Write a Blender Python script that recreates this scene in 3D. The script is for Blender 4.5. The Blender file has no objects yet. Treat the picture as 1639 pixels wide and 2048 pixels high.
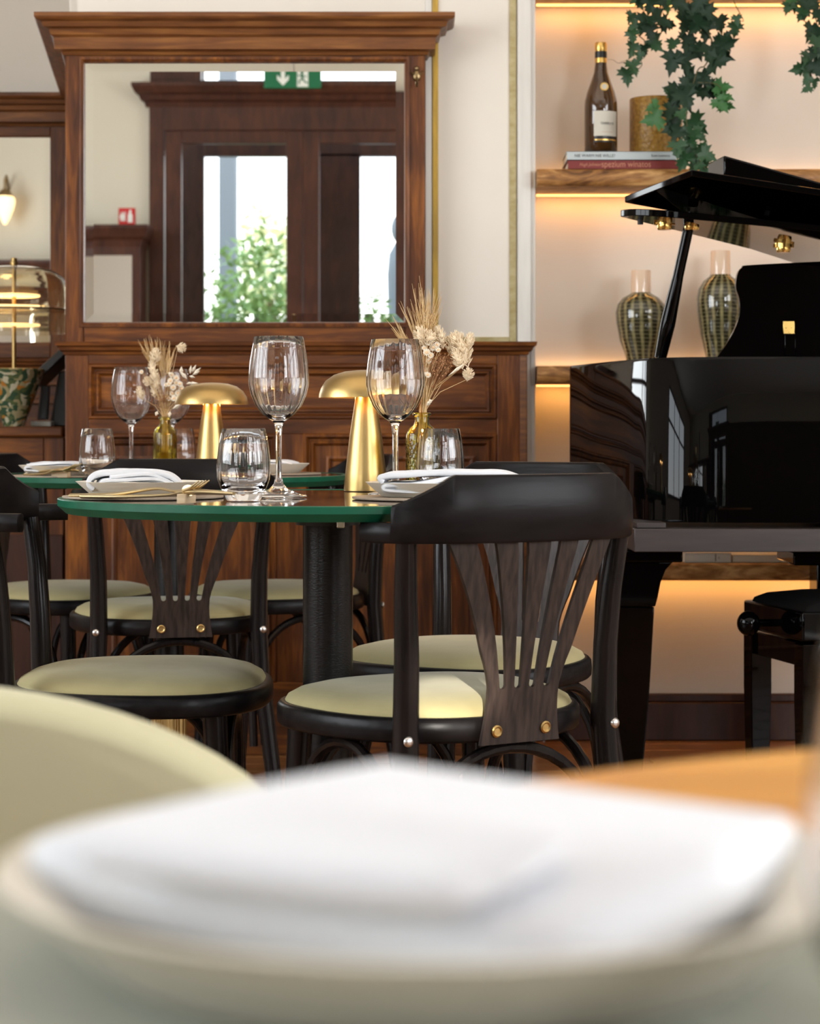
import bpy, math, random
from mathutils import Vector, Matrix
random.seed(7)
sc = bpy.context.scene
PI = math.pi
# ------------------------------------------------------------------ camera
F = 4230.0            # focal length in pixels of the 1639 x 2048 frame
HZ = 857.0            # horizon row
H = 0.852             # eye height
cd = bpy.data.cameras.new('camera')
cam = bpy.data.objects.new('camera', cd)
sc.collection.objects.link(cam)
cam.location = (0, 0, H)
cam.rotation_euler = (PI/2, 0, 0)
cd.sensor_fit = 'VERTICAL'
cd.sensor_height = 36.0
cd.lens = F/2048*36.0
cd.shift_y = -(1024-HZ)/2048
cd.clip_start = 0.02
cd.clip_end = 200
cd.dof.use_dof = True
cd.dof.focus_distance = 3.35
cd.dof.aperture_fstop = (cd.lens/1000)/0.0078
sc.camera = cam
# ------------------------------------------------------------------ colour and world
sc.view_settings.view_transform = 'Standard'
sc.view_settings.look = 'None'
sc.view_settings.gamma = 1.0
sc.view_settings.use_curve_mapping = False
sc.view_settings.exposure = 0.26
W = bpy.data.worlds.new('sky'); sc.world = W; W.use_nodes = True
wn = W.node_tree.nodes; wl = W.node_tree.links; wn.clear()
wo = wn.new('ShaderNodeOutputWorld'); wb = wn.new('ShaderNodeBackground')
wc = wn.new('ShaderNodeTexCoord'); ws = wn.new('ShaderNodeSeparateXYZ'); wr = wn.new('ShaderNodeValToRGB')
wl.new(wc.outputs['Generated'], ws.inputs[0]); wl.new(ws.outputs['Z'], wr.inputs[0])
wr.color_ramp.elements[0].position = 0.0; wr.color_ramp.elements[0].color = (1, 1, 0.98, 1)
wr.color_ramp.elements[1].position = 0.7; wr.color_ramp.elements[1].color = (0.55, 0.75, 1, 1)
wl.new(wr.outputs[0], wb.inputs[0]); wb.inputs[1].default_value = 3.2
wl.new(wb.outputs[0], wo.inputs[0])

def area(name, loc, rot, sx, sy, power, col):
    l = bpy.data.lights.new(name, 'AREA'); l.shape = 'RECTANGLE'
    l.size = sx; l.size_y = sy; l.energy = power; l.color = col
    o = bpy.data.objects.new(name, l); sc.collection.objects.link(o)
    o.location = loc; o.rotation_euler = rot
    return o
# daylight standing in the windows of the room (left wall, right wall, back wall beside the doors)
area('daylight_left_window', (-4.24, 1.6, 1.95), (0, -PI/2, 0), 2.2, 3.6, 150, (0.90, 0.96, 1.0))
area('daylight_back_window', (2.9, -1.95, 1.9), (PI/2, 0, 0), 1.1, 2.0, 95, (0.97, 0.98, 1.0))
area('daylight_right_window', (3.54, 1.2, 1.9), (0, PI/2, 0), 2.0, 2.4, 85, (0.98, 0.98, 1.0))
area('ceiling_fill', (-0.3, 2.6, 3.62), (0, 0, 0), 3.2, 3.2, 20, (1.0, 0.86, 0.70))  # added soft warm fill below the ceiling, not a fixture
sp = bpy.data.lights.new('added_sun_spot', 'SPOT'); sp.energy = 1900; sp.spot_size = math.radians(1.9); sp.spot_blend = 0.6  # added spot making the sun patch on the nearest cushion, no real lamp
sp.color = (1, .94, .84); sp.shadow_soft_size = 0.015
spo = bpy.data.objects.new('added_sun_spot', sp); sc.collection.objects.link(spo)
spo.location = (.32, -1.5, 2.05)
spo.rotation_euler = (Vector((.062, 2.86, .50))-Vector(spo.location)).to_track_quat('-Z', 'Y').to_euler()

# ------------------------------------------------------------------ helpers
def P(px, py, d):
    return Vector(((px-819.5)*d/F, d, H-(py-HZ)*d/F))
def PX(px, d): return (px-819.5)*d/F
def PZ(py, d): return H-(py-HZ)*d/F

class MB:
    def __init__(s): s.v = []; s.f = []
    def add(s, v, f):
        n = len(s.v); s.v += [tuple(p) for p in v]; s.f += [tuple(i+n for i in q) for q in f]; return s
    def box(s, x0, x1, y0, y1, z0, z1):
        v = [(x0,y0,z0),(x1,y0,z0),(x1,y1,z0),(x0,y1,z0),(x0,y0,z1),(x1,y0,z1),(x1,y1,z1),(x0,y1,z1)]
        return s.add(v, [(0,3,2,1),(4,5,6,7),(0,1,5,4),(1,2,6,5),(2,3,7,6),(3,0,4,7)])
    def rings(s, rings, cap0=True, cap1=True, loop=False):
        m = len(rings[0]); v = [p for r in rings for p in r]; f = []
        n = len(rings)
        for i in range(n if loop else n-1):
            a = i*m; b = ((i+1) % n)*m
            for j in range(m):
                k = (j+1) % m
                f.append((a+j, a+k, b+k, b+j))
        if not loop:
            if cap0: f.append(tuple(range(m-1, -1, -1)))
            if cap1: f.append(tuple((n-1)*m+j for j in range(m)))
        return s.add(v, f)
    def lathe(s, prof, n=48, c=(0,0,0), rib=None, cap0=False, cap1=False):
        R = []
        for i, (r, z) in enumerate(prof):
            row = []
            for j in range(n):
                a = 2*PI*j/n; rr = r
                if rib: rr = r*rib(i, a, r, z)
                row.append((c[0]+rr*math.cos(a), c[1]+rr*math.sin(a), c[2]+z))
            R.append(row)
        return s.rings(R, cap0, cap1)
    def tube(s, path, rad, n=10, flat=1.0, closed=False, up=None):
        path = [Vector(p) for p in path]; N = len(path)
        if not isinstance(rad, (list, tuple)): rad = [rad]*N
        t0 = (path[1]-path[0]).normalized()
        u = Vector(up) if up else (Vector((0,0,1)) if abs(t0.z) < .9 else Vector((1,0,0)))
        u = (u-t0*u.dot(t0)).normalized(); R = []
        for i in range(N):
            if closed: t = (path[(i+1) % N]-path[i-1]).normalized()
            else: t = (path[min(i+1, N-1)]-path[max(i-1, 0)]).normalized()
            u = (u-t*u.dot(t)).normalized(); w = t.cross(u)
            R.append([path[i]+(u*math.cos(2*PI*j/n)*flat+w*math.sin(2*PI*j/n))*rad[i] for j in range(n)])
        return s.rings(R, loop=closed)
    def prism(s, pts, y0, y1, axis='y'):
        m = len(pts)
        if axis == 'y': a = [(x, y0, z) for x, z in pts]; b = [(x, y1, z) for x, z in pts]
        elif axis == 'z': a = [(x, y, y0) for x, y in pts]; b = [(x, y, y1) for x, y in pts]
        else: a = [(y0, x, z) for x, z in pts]; b = [(y1, x, z) for x, z in pts]
        return s.rings([a, b])
    def ell(s, c, r, n=10, m=7, ax=None):
        R = []
        for i in range(m+1):
            t = -PI/2+PI*i/m
            R.append([Vector((r[0]*max(math.cos(t), .02)*math.cos(2*PI*j/n), r[1]*max(math.cos(t), .02)*math.sin(2*PI*j/n), r[2]*math.sin(t))) for j in range(n)])
        q = Vector((0,0,1)).rotation_difference(Vector(ax).normalized()) if ax is not None else None
        R = [[(q @ p if q else p)+Vector(c) for p in row] for row in R]
        return s.rings(R)
    def obj(s, name, m, parent=None, smooth=True, ang=35, bevel=0, seg=2, **kw):
        me = bpy.data.meshes.new(name); me.from_pydata(s.v, [], s.f); me.validate()
        import bmesh
        bm = bmesh.new(); bm.from_mesh(me); bmesh.ops.recalc_face_normals(bm, faces=bm.faces); bm.to_mesh(me); bm.free()
        me.materials.append(m)
        if smooth:
            me.shade_smooth(); me.set_sharp_from_angle(angle=math.radians(ang))
        o = bpy.data.objects.new(name, me); sc.collection.objects.link(o)
        if parent is not None: o.parent = parent
        if bevel:
            b = o.modifiers.new('bevel', 'BEVEL'); b.width = bevel; b.segments = seg; b.limit_method = 'ANGLE'; b.angle_limit = math.radians(30)
            b.harden_normals = False
        for k, val in kw.items(): o[k] = val
        return o

def box(name, m, b, parent=None, bevel=0, **kw):
    return MB().box(*b).obj(name, m, parent, bevel=bevel, smooth=bevel > 0, **kw)
def tag(o, label, cat, group=None):
    o['label'] = label; o['category'] = cat
    if group: o['group'] = group
    return o
def thing(name, label, cat, loc=(0,0,0), rz=0, group=None):
    o = bpy.data.objects.new(name, None); sc.collection.objects.link(o)
    o.location = loc; o.rotation_euler = (0, 0, rz); o.empty_display_size = .05
    return tag(o, label, cat, group)
def struct(o): o['kind'] = 'structure'; return o
def copy_tree(o, parent=None, top=True):
    c = o.copy(); sc.collection.objects.link(c)
    if parent is not None: c.parent = parent
    for ch in list(o.children): copy_tree(ch, c)
    return c
def place(proto, first, label, loc, rz=0, group=None):
    o = proto if first else copy_tree(proto)
    o['label'] = label
    if group: o['group'] = group
    o.location = loc; o.rotation_euler = (0, 0, rz)
    return o

def smooth(pts, n=6):
    out = []; N = len(pts); pts = [Vector(p) for p in pts]
    for i in range(N-1):
        a, b, c, d = pts[max(i-1, 0)], pts[i], pts[i+1], pts[min(i+2, N-1)]
        for k in range(n):
            t = k/n; out.append(.5*((2*b)+(c-a)*t+(2*a-5*b+4*c-d)*t*t+(3*b-a-3*c+d)*t**3))
    out.append(pts[-1]); return out

# ------------------------------------------------------------------ materials
def nt(name):
    m = bpy.data.materials.new(name); m.use_nodes = True
    n = m.node_tree.nodes; return m, n, m.node_tree.links, n['Principled BSDF']
def mat(name, col, rough=.5, metal=0, spec=.5, trans=0, ior=1.45, emit=None, es=0, coat=0, sheen=0, bump=None, var=None, cr=.05):
    m, n, l, b = nt(name)
    b.inputs['Base Color'].default_value = (*col, 1); b.inputs['Roughness'].default_value = rough
    b.inputs['Metallic'].default_value = metal; b.inputs['Specular IOR Level'].default_value = spec
    b.inputs['Transmission Weight'].default_value = trans; b.inputs['IOR'].default_value = ior
    b.inputs['Coat Weight'].default_value = coat; b.inputs['Coat Roughness'].default_value = cr
    b.inputs['Sheen Weight'].default_value = sheen
    if emit: b.inputs['Emission Color'].default_value = (*emit, 1); b.inputs['Emission Strength'].default_value = es
    if bump or var:
        tc = n.new('ShaderNodeTexCoord'); mp = n.new('ShaderNodeMapping'); l.new(tc.outputs['Object'], mp.inputs[0])
        if var:   # (scale xyz, colour 2, contrast)
            mv = n.new('ShaderNodeMapping'); l.new(tc.outputs['Object'], mv.inputs[0]); mv.inputs['Scale'].default_value = var[0]
            no = n.new('ShaderNodeTexNoise'); no.inputs['Scale'].default_value = 1; no.inputs['Detail'].default_value = 4
            l.new(mv.outputs[0], no.inputs['Vector'])
            ra = n.new('ShaderNodeValToRGB'); ra.color_ramp.elements[0].position = .5-var[2]; ra.color_ramp.elements[1].position = .5+var[2]
            ra.color_ramp.elements[0].color = (*col, 1); ra.color_ramp.elements[1].color = (*var[1], 1)
            l.new(no.outputs['Fac'], ra.inputs[0]); l.new(ra.outputs[0], b.inputs['Base Color'])
        if bump:  # (scale xyz, strength, distance)
            mp.inputs['Scale'].default_value = bump[0]
            nb = n.new('ShaderNodeTexNoise'); nb.inputs['Scale'].default_value = 1; nb.inputs['Detail'].default_value = 3
            l.new(mp.outputs[0], nb.inputs['Vector'])
            bp = n.new('ShaderNodeBump'); bp.inputs['Strength'].default_value = bump[1]; bp.inputs['Distance'].default_value = bump[2]
            l.new(nb.outputs['Fac'], bp.inputs['Height']); l.new(bp.outputs[0], b.inputs['Normal'])
    return m
def wood(name, scale, cols, rough=.42, dist=1.2, coat=.08, pos=(.30, .5, .76)):
    m, n, l, b = nt(name)
    tc = n.new('ShaderNodeTexCoord'); mp = n.new('ShaderNodeMapping'); mp.inputs['Scale'].default_value = scale
    l.new(tc.outputs['Object'], mp.inputs[0])
    n1 = n.new('ShaderNodeTexNoise'); n1.inputs['Scale'].default_value = 1; n1.inputs['Detail'].default_value = 5; n1.inputs['Distortion'].default_value = dist
    l.new(mp.outputs[0], n1.inputs['Vector'])
    m2 = n.new('ShaderNodeMapping'); m2.inputs['Scale'].default_value = tuple(s*5 for s in scale); l.new(tc.outputs['Object'], m2.inputs[0])
    n2 = n.new('ShaderNodeTexNoise'); n2.inputs['Scale'].default_value = 1; n2.inputs['Detail'].default_value = 3; n2.inputs['Distortion'].default_value = .6
    l.new(m2.outputs[0], n2.inputs['Vector'])
    # broad blotches where the stain has taken unevenly
    n3 = n.new('ShaderNodeTexNoise'); n3.inputs['Scale'].default_value = 5; n3.inputs['Detail'].default_value = 2; l.new(tc.outputs['Object'], n3.inputs['Vector'])
    mx = n.new('ShaderNodeMix'); mx.data_type = 'FLOAT'; mx.inputs[0].default_value = .24
    l.new(n1.outputs['Fac'], mx.inputs[2]); l.new(n2.outputs['Fac'], mx.inputs[3])
    my = n.new('ShaderNodeMix'); my.data_type = 'FLOAT'; my.inputs[0].default_value = .3
    l.new(mx.outputs[0], my.inputs[2]); l.new(n3.outputs['Fac'], my.inputs[3])
    ra = n.new('ShaderNodeValToRGB'); e = ra.color_ramp.elements
    e[0].position = pos[0]; e[0].color = (*cols[0], 1); e[1].position = pos[2]; e[1].color = (*cols[2], 1)
    k = e.new(pos[1]); k.color = (*cols[1], 1)
    l.new(my.outputs[0], ra.inputs[0]); l.new(ra.outputs[0], b.inputs['Base Color'])
    b.inputs['Roughness'].default_value = rough; b.inputs['Specular IOR Level'].default_value = .32; b.inputs['Coat Weight'].default_value = coat; b.inputs['Coat Roughness'].default_value = .2
    bp = n.new('ShaderNodeBump'); bp.inputs['Strength'].default_value = .15; bp.inputs['Distance'].default_value = .002
    l.new(n2.outputs['Fac'], bp.inputs['Height']); l.new(bp.outputs[0], b.inputs['Normal'])
    return m
RB = ((.026, .0080, .0028), (.108, .0320, .0072), (.40, .135, .018))
M = {}
M['wood_h'] = wood('stained_pine_across', (3, 30, 30), RB)
M['wood_v'] = wood('stained_pine_upright', (30, 30, 3), RB)
M['cornice'] = wood('stained_pine_cornice', (3, 12, 45), ((.045, .017, .007), (.17, .060, .016), (.38, .16, .04)), rough=.42)
M['wood_dark'] = wood('dark_stained_wood', (20, 20, 3), ((.02, .008, .006), (.05, .018, .011), (.10, .035, .016)), rough=.35)
M['shelf'] = wood('warm_oak_beam', (6, 20, 20), ((.10, .038, .010), (.34, .155, .045), (.60, .34, .13)), rough=.42, dist=3.2, pos=(.36, .5, .62))
M['plank'] = wood('orange_parquet', (4, 30, 30), ((.14, .055, .018), (.27, .115, .038), (.38, .18, .065)), rough=.3)
M['near_top'] = wood('honey_oak', (3, 22, 22), ((.50, .20, .03), (.66, .30, .05), (.72, .36, .07)), rough=.35)
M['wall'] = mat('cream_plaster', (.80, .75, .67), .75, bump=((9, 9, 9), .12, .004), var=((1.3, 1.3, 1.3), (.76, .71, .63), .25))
M['wall_back'] = mat('shaded_cream_plaster', (.56, .52, .42), .75, bump=((9, 9, 9), .12, .004), var=((1.3, 1.3, 1.3), (.52, .48, .385), .25))  # shade at the back of the room put into a darker, yellower cream
M['wall_niche'] = mat('warm_white_plaster', (.76, .71, .635), .8, bump=((7, 7, 7), .15, .004), var=((2, 2, 2), (.69, .64, .56), .2))
M['trim_white'] = mat('white_trim_paint', (.78, .76, .71), .5, bump=((60, 60, 4), .2, .002), var=((40, 40, 3), (.66, .64, .59), .2))
M['gold_paint'] = mat('gold_leaf_line', (.62, .40, .07), .42, metal=.55, var=((60, 60, 9), (.36, .24, .06), .18), bump=((90, 90, 20), .4, .002))
M['gold_pale'] = mat('pale_gold_line', (.50, .43, .24), .5, metal=.3, var=((30, 60, 60), (.36, .29, .12), .2))
M['ceiling'] = mat('ceiling_white', (.8, .78, .74), .9)
M['black'] = mat('black_stained_beech', (.0048, .0042, .0044), .33, spec=.15, coat=.0, cr=.25, bump=((14, 90, 90), .22, .0015), var=((9, 50, 50), (.011, .009, .009), .2))
M['black_v'] = mat('black_stained_beech_upright', (.0048, .0042, .0044), .22, spec=.24, coat=.0, cr=.2, bump=((90, 90, 9), .18, .0012), var=((60, 60, 6), (.013, .009, .008), .2))
M['splat'] = mat('black_brown_ash', (.018, .0125, .0105), .42, spec=.3, bump=((260, 260, 14), .4, .001), var=((160, 160, 9), (.042, .028, .022), .14))
M['cushion'] = mat('sage_upholstery', (.40, .345, .175), .92, spec=.12, sheen=.15, bump=((500, 500, 500), .35, .0006), var=((14, 14, 14), (.35, .30, .15), .25))
M['beige'] = mat('beige_upholstery', (.52, .49, .315), .9, spec=.15, sheen=.1, bump=((400, 400, 400), .3, .0006))
M['green'] = mat('green_lacquer_edge', (.008, .105, .055), .4, spec=.3, var=((6, 40, 40), (.006, .078, .042), .2))
M['table_top'] = mat('dark_polished_top', (.028, .013, .009), .07, spec=.7, coat=.6, cr=.03, var=((6, 30, 30), (.05, .022, .014), .2))
M['leather'] = mat('black_textured_metal', (.007, .006, .006), .27, spec=.32, bump=((260, 260, 420), .35, .0008))
M['brass'] = mat('brushed_brass', (.48, .325, .125), .34, metal=1, bump=((8, 8, 400), .2, .0006))
M['brass_piano'] = mat('polished_brass', (.70, .46, .14), .16, metal=1)
M['brass_old'] = mat('aged_brass', (.28, .20, .10), .35, metal=1)
M['cutlery'] = mat('matt_gold_steel', (.66, .52, .29), .33, metal=1)
M['steel'] = mat('steel_bolt', (.6, .58, .55), .3, metal=1)
M['glass'] = mat('clear_glass', (1, 1, 1), 0.0, trans=1, ior=1.45)
M['glass_olive'] = mat('olive_glass', (.80, .72, .16), .03, trans=1, ior=1.4)
M['glass_amber'] = mat('crackled_amber_glass', (.60, .35, .07), .22, trans=.45, ior=1.4, bump=((120, 120, 120), .8, .004), var=((110, 110, 110), (.36, .19, .03), .16))
M['glass_smoke'] = mat('smoky_clear_glass', (.93, .88, .76), .02, trans=1, ior=1.35)
M['water'] = mat('still_water', (.86, .82, .4), .0, trans=1, ior=1.33)
M['pane'] = mat('window_pane', (.97, .98, .98), .0, trans=1, ior=1.02)
M['bottle'] = mat('dark_amber_bottle', (.075, .032, .008), .05, spec=.6, coat=.6, cr=.02, var=((2, 2, 9), (.022, .010, .004), .18))
M['foil'] = mat('gold_foil', (.75, .48, .14), .3, metal=1)
M['foil_black'] = mat('black_foil', (.012, .012, .011), .35)
M['paper'] = mat('label_paper', (.60, .57, .49), .8)
M['ceramic'] = mat('ribbed_stoneware', (.82, .78, .69), .55, bump=((3, 3, 420), .5, .0015), var=((2, 2, 160), (.72, .67, .56), .2))
M['napkin'] = mat('white_linen', (.69, .705, .735), .85, spec=.2, sheen=.1, bump=((700, 700, 700), .2, .0004))
M['placemat'] = mat('taupe_leather_mat', (.34, .27, .20), .7, bump=((200, 200, 200), .3, .0006))
M['matgrey'] = mat('sage_grey_mat', (.36, .37, .31), .7, bump=((200, 200, 200), .3, .0006))
M['woodlight'] = mat('light_wood_block', (.55, .42, .27), .6, var=((20, 20, 200), (.42, .29, .16), .2))
M['piano'] = mat('piano_black_lacquer', (.0010, .0009, .0009), .03, spec=.2)
M['piano_satin'] = mat('satin_dark_beam', (.030, .024, .023), .35, bump=((12, 90, 90), .2, .001), var=((9, 60, 60), (.045, .035, .033), .2))
M['velvet'] = mat('black_bench_velvet', (.003, .0027, .0027), .8, spec=.15)
M['cream_glaze'] = mat('cream_glaze', (.72, .53, .38), .12, coat=.4)
M['mirror'] = mat('silvered_mirror', (.93, .93, .91), .0, metal=1)
M['leaf1'] = mat('ivy_leaf_dark', (.008, .024, .012), .5, spec=.3, var=((60, 60, 60), (.014, .040, .016), .2))
M['leaf2'] = mat('ivy_leaf_green', (.024, .095, .022), .5, var=((60, 60, 60), (.045, .16, .04), .2))
M['leaf3'] = mat('ivy_leaf_mid', (.011, .045, .015), .48, var=((60, 60, 60), (.03, .09, .03), .2))
M['vine'] = mat('ivy_stem', (.10, .085, .03), .7)
M['straw'] = mat('dried_straw', (.56, .36, .15), .8, var=((90, 90, 90), (.66, .48, .26), .2))
M['seed'] = mat('dried_seed_head', (.82, .68, .48), .85, bump=((600, 600, 600), .5, .001))
M['floret'] = mat('dried_white_floret', (.80, .72, .58), .85)
M['floret_eye'] = mat('floret_centre', (.78, .52, .30), .85)
M['twig'] = mat('dried_brown_twig', (.40, .20, .09), .85)
M['book_blue'] = mat('pale_blue_cover', (.50, .56, .57), .6)
M['book_red'] = mat('dark_red_cover', (.19, .025, .022), .55)
M['book_white'] = mat('off_white_cover', (.62, .57, .48), .6)
M['page'] = mat('book_pages', (.70, .62, .48), .8)
M['ink'] = mat('black_ink', (.03, .03, .03), .7)
M['ink_gold'] = mat('tan_ink', (.50, .22, .13), .7)
M['led'] = mat('warm_led_strip', (1, .6, .25), .5, emit=(1, .50, .15), es=2.2)
M['bulb'] = mat('frosted_lamp_glass', (1, .8, .5), .5, emit=(1, .68, .30), es=1.6)
M['exit_green'] = mat('exit_sign_green', (.005, .13, .05), .4)
M['sign_white'] = mat('sign_white', (.75, .78, .72), .5)
M['sign_red'] = mat('sign_red', (.50, .012, .012), .5)
M['black_plastic'] = mat('black_plastic', (.012, .012, .013), .35)
M['grey_plastic'] = mat('grey_plastic', (.07, .08, .09), .4)
M['stone'] = mat('grey_stone', (.22, .23, .24), .8)
M['ground'] = mat('pale_paving', (.35, .35, .33), .9)
M['bush'] = mat('bush_leaf', (.14, .24, .05), .5, var=((3, 3, 3), (.30, .42, .12), .2))
M['tree_gold'] = mat('autumn_leaf', (.75, .70, .34), .6, var=((2, 2, 2), (.8, .8, .5), .2))
M['rubber'] = mat('black_rubber', (.01, .01, .01), .5)
# mottled glass (green, cream and amber chips) and hatched glaze
def mosaic():
    m, n, l, b = nt('mottled_art_glass')
    tc = n.new('ShaderNodeTexCoord'); nz = n.new('ShaderNodeTexNoise'); nz.inputs['Scale'].default_value = 12
    l.new(tc.outputs['Object'], nz.inputs['Vector'])
    mp = n.new('ShaderNodeMix'); mp.data_type = 'VECTOR'; mp.inputs[0].default_value = .12
    l.new(tc.outputs['Object'], mp.inputs[4]); l.new(nz.outputs['Color'], mp.inputs[5])
    vo = n.new('ShaderNodeTexVoronoi'); vo.inputs['Scale'].default_value = 75; l.new(mp.outputs[1], vo.inputs['Vector'])
    se = n.new('ShaderNodeSeparateColor'); l.new(vo.outputs['Color'], se.inputs[0])
    ra = n.new('ShaderNodeValToRGB'); ra.color_ramp.interpolation = 'CONSTANT'; e = ra.color_ramp.elements
    e[0].position = 0; e[0].color = (.045, .10, .055, 1); e[1].position = .38; e[1].color = (.42, .36, .19, 1)
    k = e.new(.62); k.color = (.11, .15, .06, 1); k = e.new(.78); k.color = (.62, .58, .40, 1); k = e.new(.92); k.color = (.50, .20, .03, 1)
    l.new(se.outputs[0], ra.inputs[0]); l.new(ra.outputs[0], b.inputs['Base Color'])
    b.inputs['Roughness'].default_value = .12; b.inputs['Coat Weight'].default_value = .5
    return m
M['mosaic'] = mosaic()
def hatch():
    m, n, l, b = nt('hatched_olive_glaze')
    tc = n.new('ShaderNodeTexCoord'); se = n.new('ShaderNodeSeparateXYZ'); l.new(tc.outputs['Object'], se.inputs[0])
    at = n.new('ShaderNodeMath'); at.operation = 'ARCTAN2'; l.new(se.outputs[0], at.inputs[0]); l.new(se.outputs[1], at.inputs[1])
    nz = n.new('ShaderNodeTexNoise'); nz.inputs['Scale'].default_value = 7; l.new(tc.outputs['Object'], nz.inputs['Vector'])
    def lines(src, freq, wob, lo, hi):
        a = n.new('ShaderNodeMath'); a.operation = 'MULTIPLY'; l.new(src, a.inputs[0]); a.inputs[1].default_value = freq
        c = n.new('ShaderNodeMath'); c.operation = 'MULTIPLY_ADD'; l.new(nz.outputs['Fac'], c.inputs[0]); c.inputs[1].default_value = wob; l.new(a.outputs[0], c.inputs[2])
        s = n.new('ShaderNodeMath'); s.operation = 'SINE'; l.new(c.outputs[0], s.inputs[0])
        r = n.new('ShaderNodeMapRange'); r.inputs[1].default_value = lo; r.inputs[2].default_value = hi; l.new(s.outputs[0], r.inputs[0]); return r.outputs[0]
    v = lines(at.outputs[0], 17, 9, -.2, 1.0); h = lines(se.outputs[2], 640, 6, .80, 1)
    n2 = n.new('ShaderNodeTexNoise'); n2.inputs['Scale'].default_value = 60; l.new(tc.outputs['Object'], n2.inputs['Vector'])
    mx = n.new('ShaderNodeMath'); mx.operation = 'MULTIPLY'; l.new(v, mx.inputs[0]); l.new(n2.outputs['Fac'], mx.inputs[1])
    m1 = n.new('ShaderNodeMix'); m1.data_type = 'RGBA'; m1.inputs[6].default_value = (.028, .026, .012, 1); m1.inputs[7].default_value = (.42, .37, .17, 1)
    l.new(mx.outputs[0], m1.inputs[0])
    m2 = n.new('ShaderNodeMix'); m2.data_type = 'RGBA'; l.new(m1.outputs[2], m2.inputs[6]); m2.inputs[7].default_value = (.42, .38, .22, 1)
    hh = n.new('ShaderNodeMath'); hh.operation = 'MULTIPLY'; l.new(h, hh.inputs[0]); hh.inputs[1].default_value = .38
    l.new(hh.outputs[0], m2.inputs[0]); l.new(m2.outputs[2], b.inputs['Base Color'])
    b.inputs['Roughness'].default_value = .1; b.inputs['Coat Weight'].default_value = .4
    return m
M['hatch'] = hatch()

# ------------------------------------------------------------------ structure
YW = 5.60      # front wall plane
YN = 5.79      # niche back wall
struct(box('floor', M['plank'], (-4.2, 3.5, -1.8, 7.0, -.06, -.013)))
floor = bpy.data.objects['floor']
row = .115; yy = 0.2; ri = 0
pl_meshes = []
for k, ln in enumerate((.86, .86, .86, .60)):
    me_o = MB().box(0, ln-.003, 0, row-.003, -.0125, 0).obj('plank', M['plank'], floor, bevel=.0012, seg=1)
    pl_meshes.append((me_o, ln))
first = [True]*4
while yy < YN-.02:
    x = -1.9+random.uniform(-.6, 0); ri += 1
    while x < 1.9:
        k = random.randrange(4); o, ln = pl_meshes[k]
        if first[k]: first[k] = False
        else:
            o = o.copy(); sc.collection.objects.link(o)
        o.location = (x, yy, random.uniform(-.0006, 0)); x += ln
    yy += row
struct(box('ceiling', M['ceiling'], (-4.3, 3.6, -1.9, 7.1, 3.7, 3.8)))
# front wall with the niche on its right
xw0 = PX(155, YW); xn = PX(1062, YW); xr = 2.6
wf = MB().box(xw0, xn, YW, YW+.35, 0, 3.7).box(xn, 3.5, YW, YW+.35, 2.6, 3.7).box(xr, 3.5, YW, YW+.35, 0, 2.6)
struct(wf.obj('wall_front', M['wall'], smooth=False))
struct(MB().box(xn+.001, xr, YN, YN+.1, 0, 2.6).obj('wall_niche', M['wall_niche'], smooth=False))
struct(box('wall_recess', M['wall'], (-4.2, -.85, 6.90, 7.0, 0, 3.7)))
struct(box('wall_recess_side', M['wall'], (xw0-.03, xw0-.001, YW+.05, 6.9, 0, 3.7)))
struct(MB().box(-4.3, -4.2, -1.8, 7, 0, .9).box(-4.3, -4.2, -1.8, 7, 3.05, 3.7).box(-4.3, -4.2, -1.8, -.2, .9, 3.05).box(-4.3, -4.2, 3.4, 7, .9, 3.05).obj('wall_left', M['wall'], smooth=False))
struct(MB().box(3.5, 3.6, -1.8, 7, 0, .9).box(3.5, 3.6, -1.8, 7, 2.9, 3.7).box(3.5, 3.6, -1.8, 0, .9, 2.9).box(3.5, 3.6, 2.4, 7, .9, 2.9).obj('wall_right', M['wall'], smooth=False))
YB = -1.8
struct(MB().box(-4.2, -1.58, YB-.1, YB, 0, 3.7).box(-1.58, .30, YB-.1, YB, 3.42, 3.7).box(.30, 2.35, YB-.1, YB, 0, 3.7)
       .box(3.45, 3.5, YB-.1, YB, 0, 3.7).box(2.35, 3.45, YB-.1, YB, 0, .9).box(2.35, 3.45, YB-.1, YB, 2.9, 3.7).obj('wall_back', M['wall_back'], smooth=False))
struct(box('added_dark_panel', M['wood_dark'], (.32, 2.33, YB+.001, YB+.03, 0, 2.9)))  # unseen dark panel, added to keep the piano's reflections black
# window joinery (sashes in front of the daylight)
def window(name, boxes):
    m = MB()
    for b in boxes: m.box(*b)
    return struct(m.obj(name, M['wood_dark'], smooth=False))
wb_ = []
for k in range(4): y = -.2+3.6*k/3; wb_.append((-4.23, -4.17, y-.04, y+.04, .9, 3.05))
wb_ += [(-4.23, -4.17, -.2, 3.4, z-.035, z+.035) for z in (.93, 2.35, 3.02)]
window('window_1', wb_)
window('window_2', [(x-.035, x+.035, YB-.08, YB-.02, .9, 2.9) for x in (2.38, 2.9, 3.42)]+[(2.35, 3.45, YB-.08, YB-.02, z-.03, z+.03) for z in (.93, 2.2, 2.87)])
window('window_3', [(3.5, 3.56, y-.035, y+.035, .9, 2.9) for y in (.03, 1.2, 2.37)]+[(3.5, 3.56, 0, 2.4, z-.03, z+.03) for z in (.93, 2.2, 2.87)])
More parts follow.
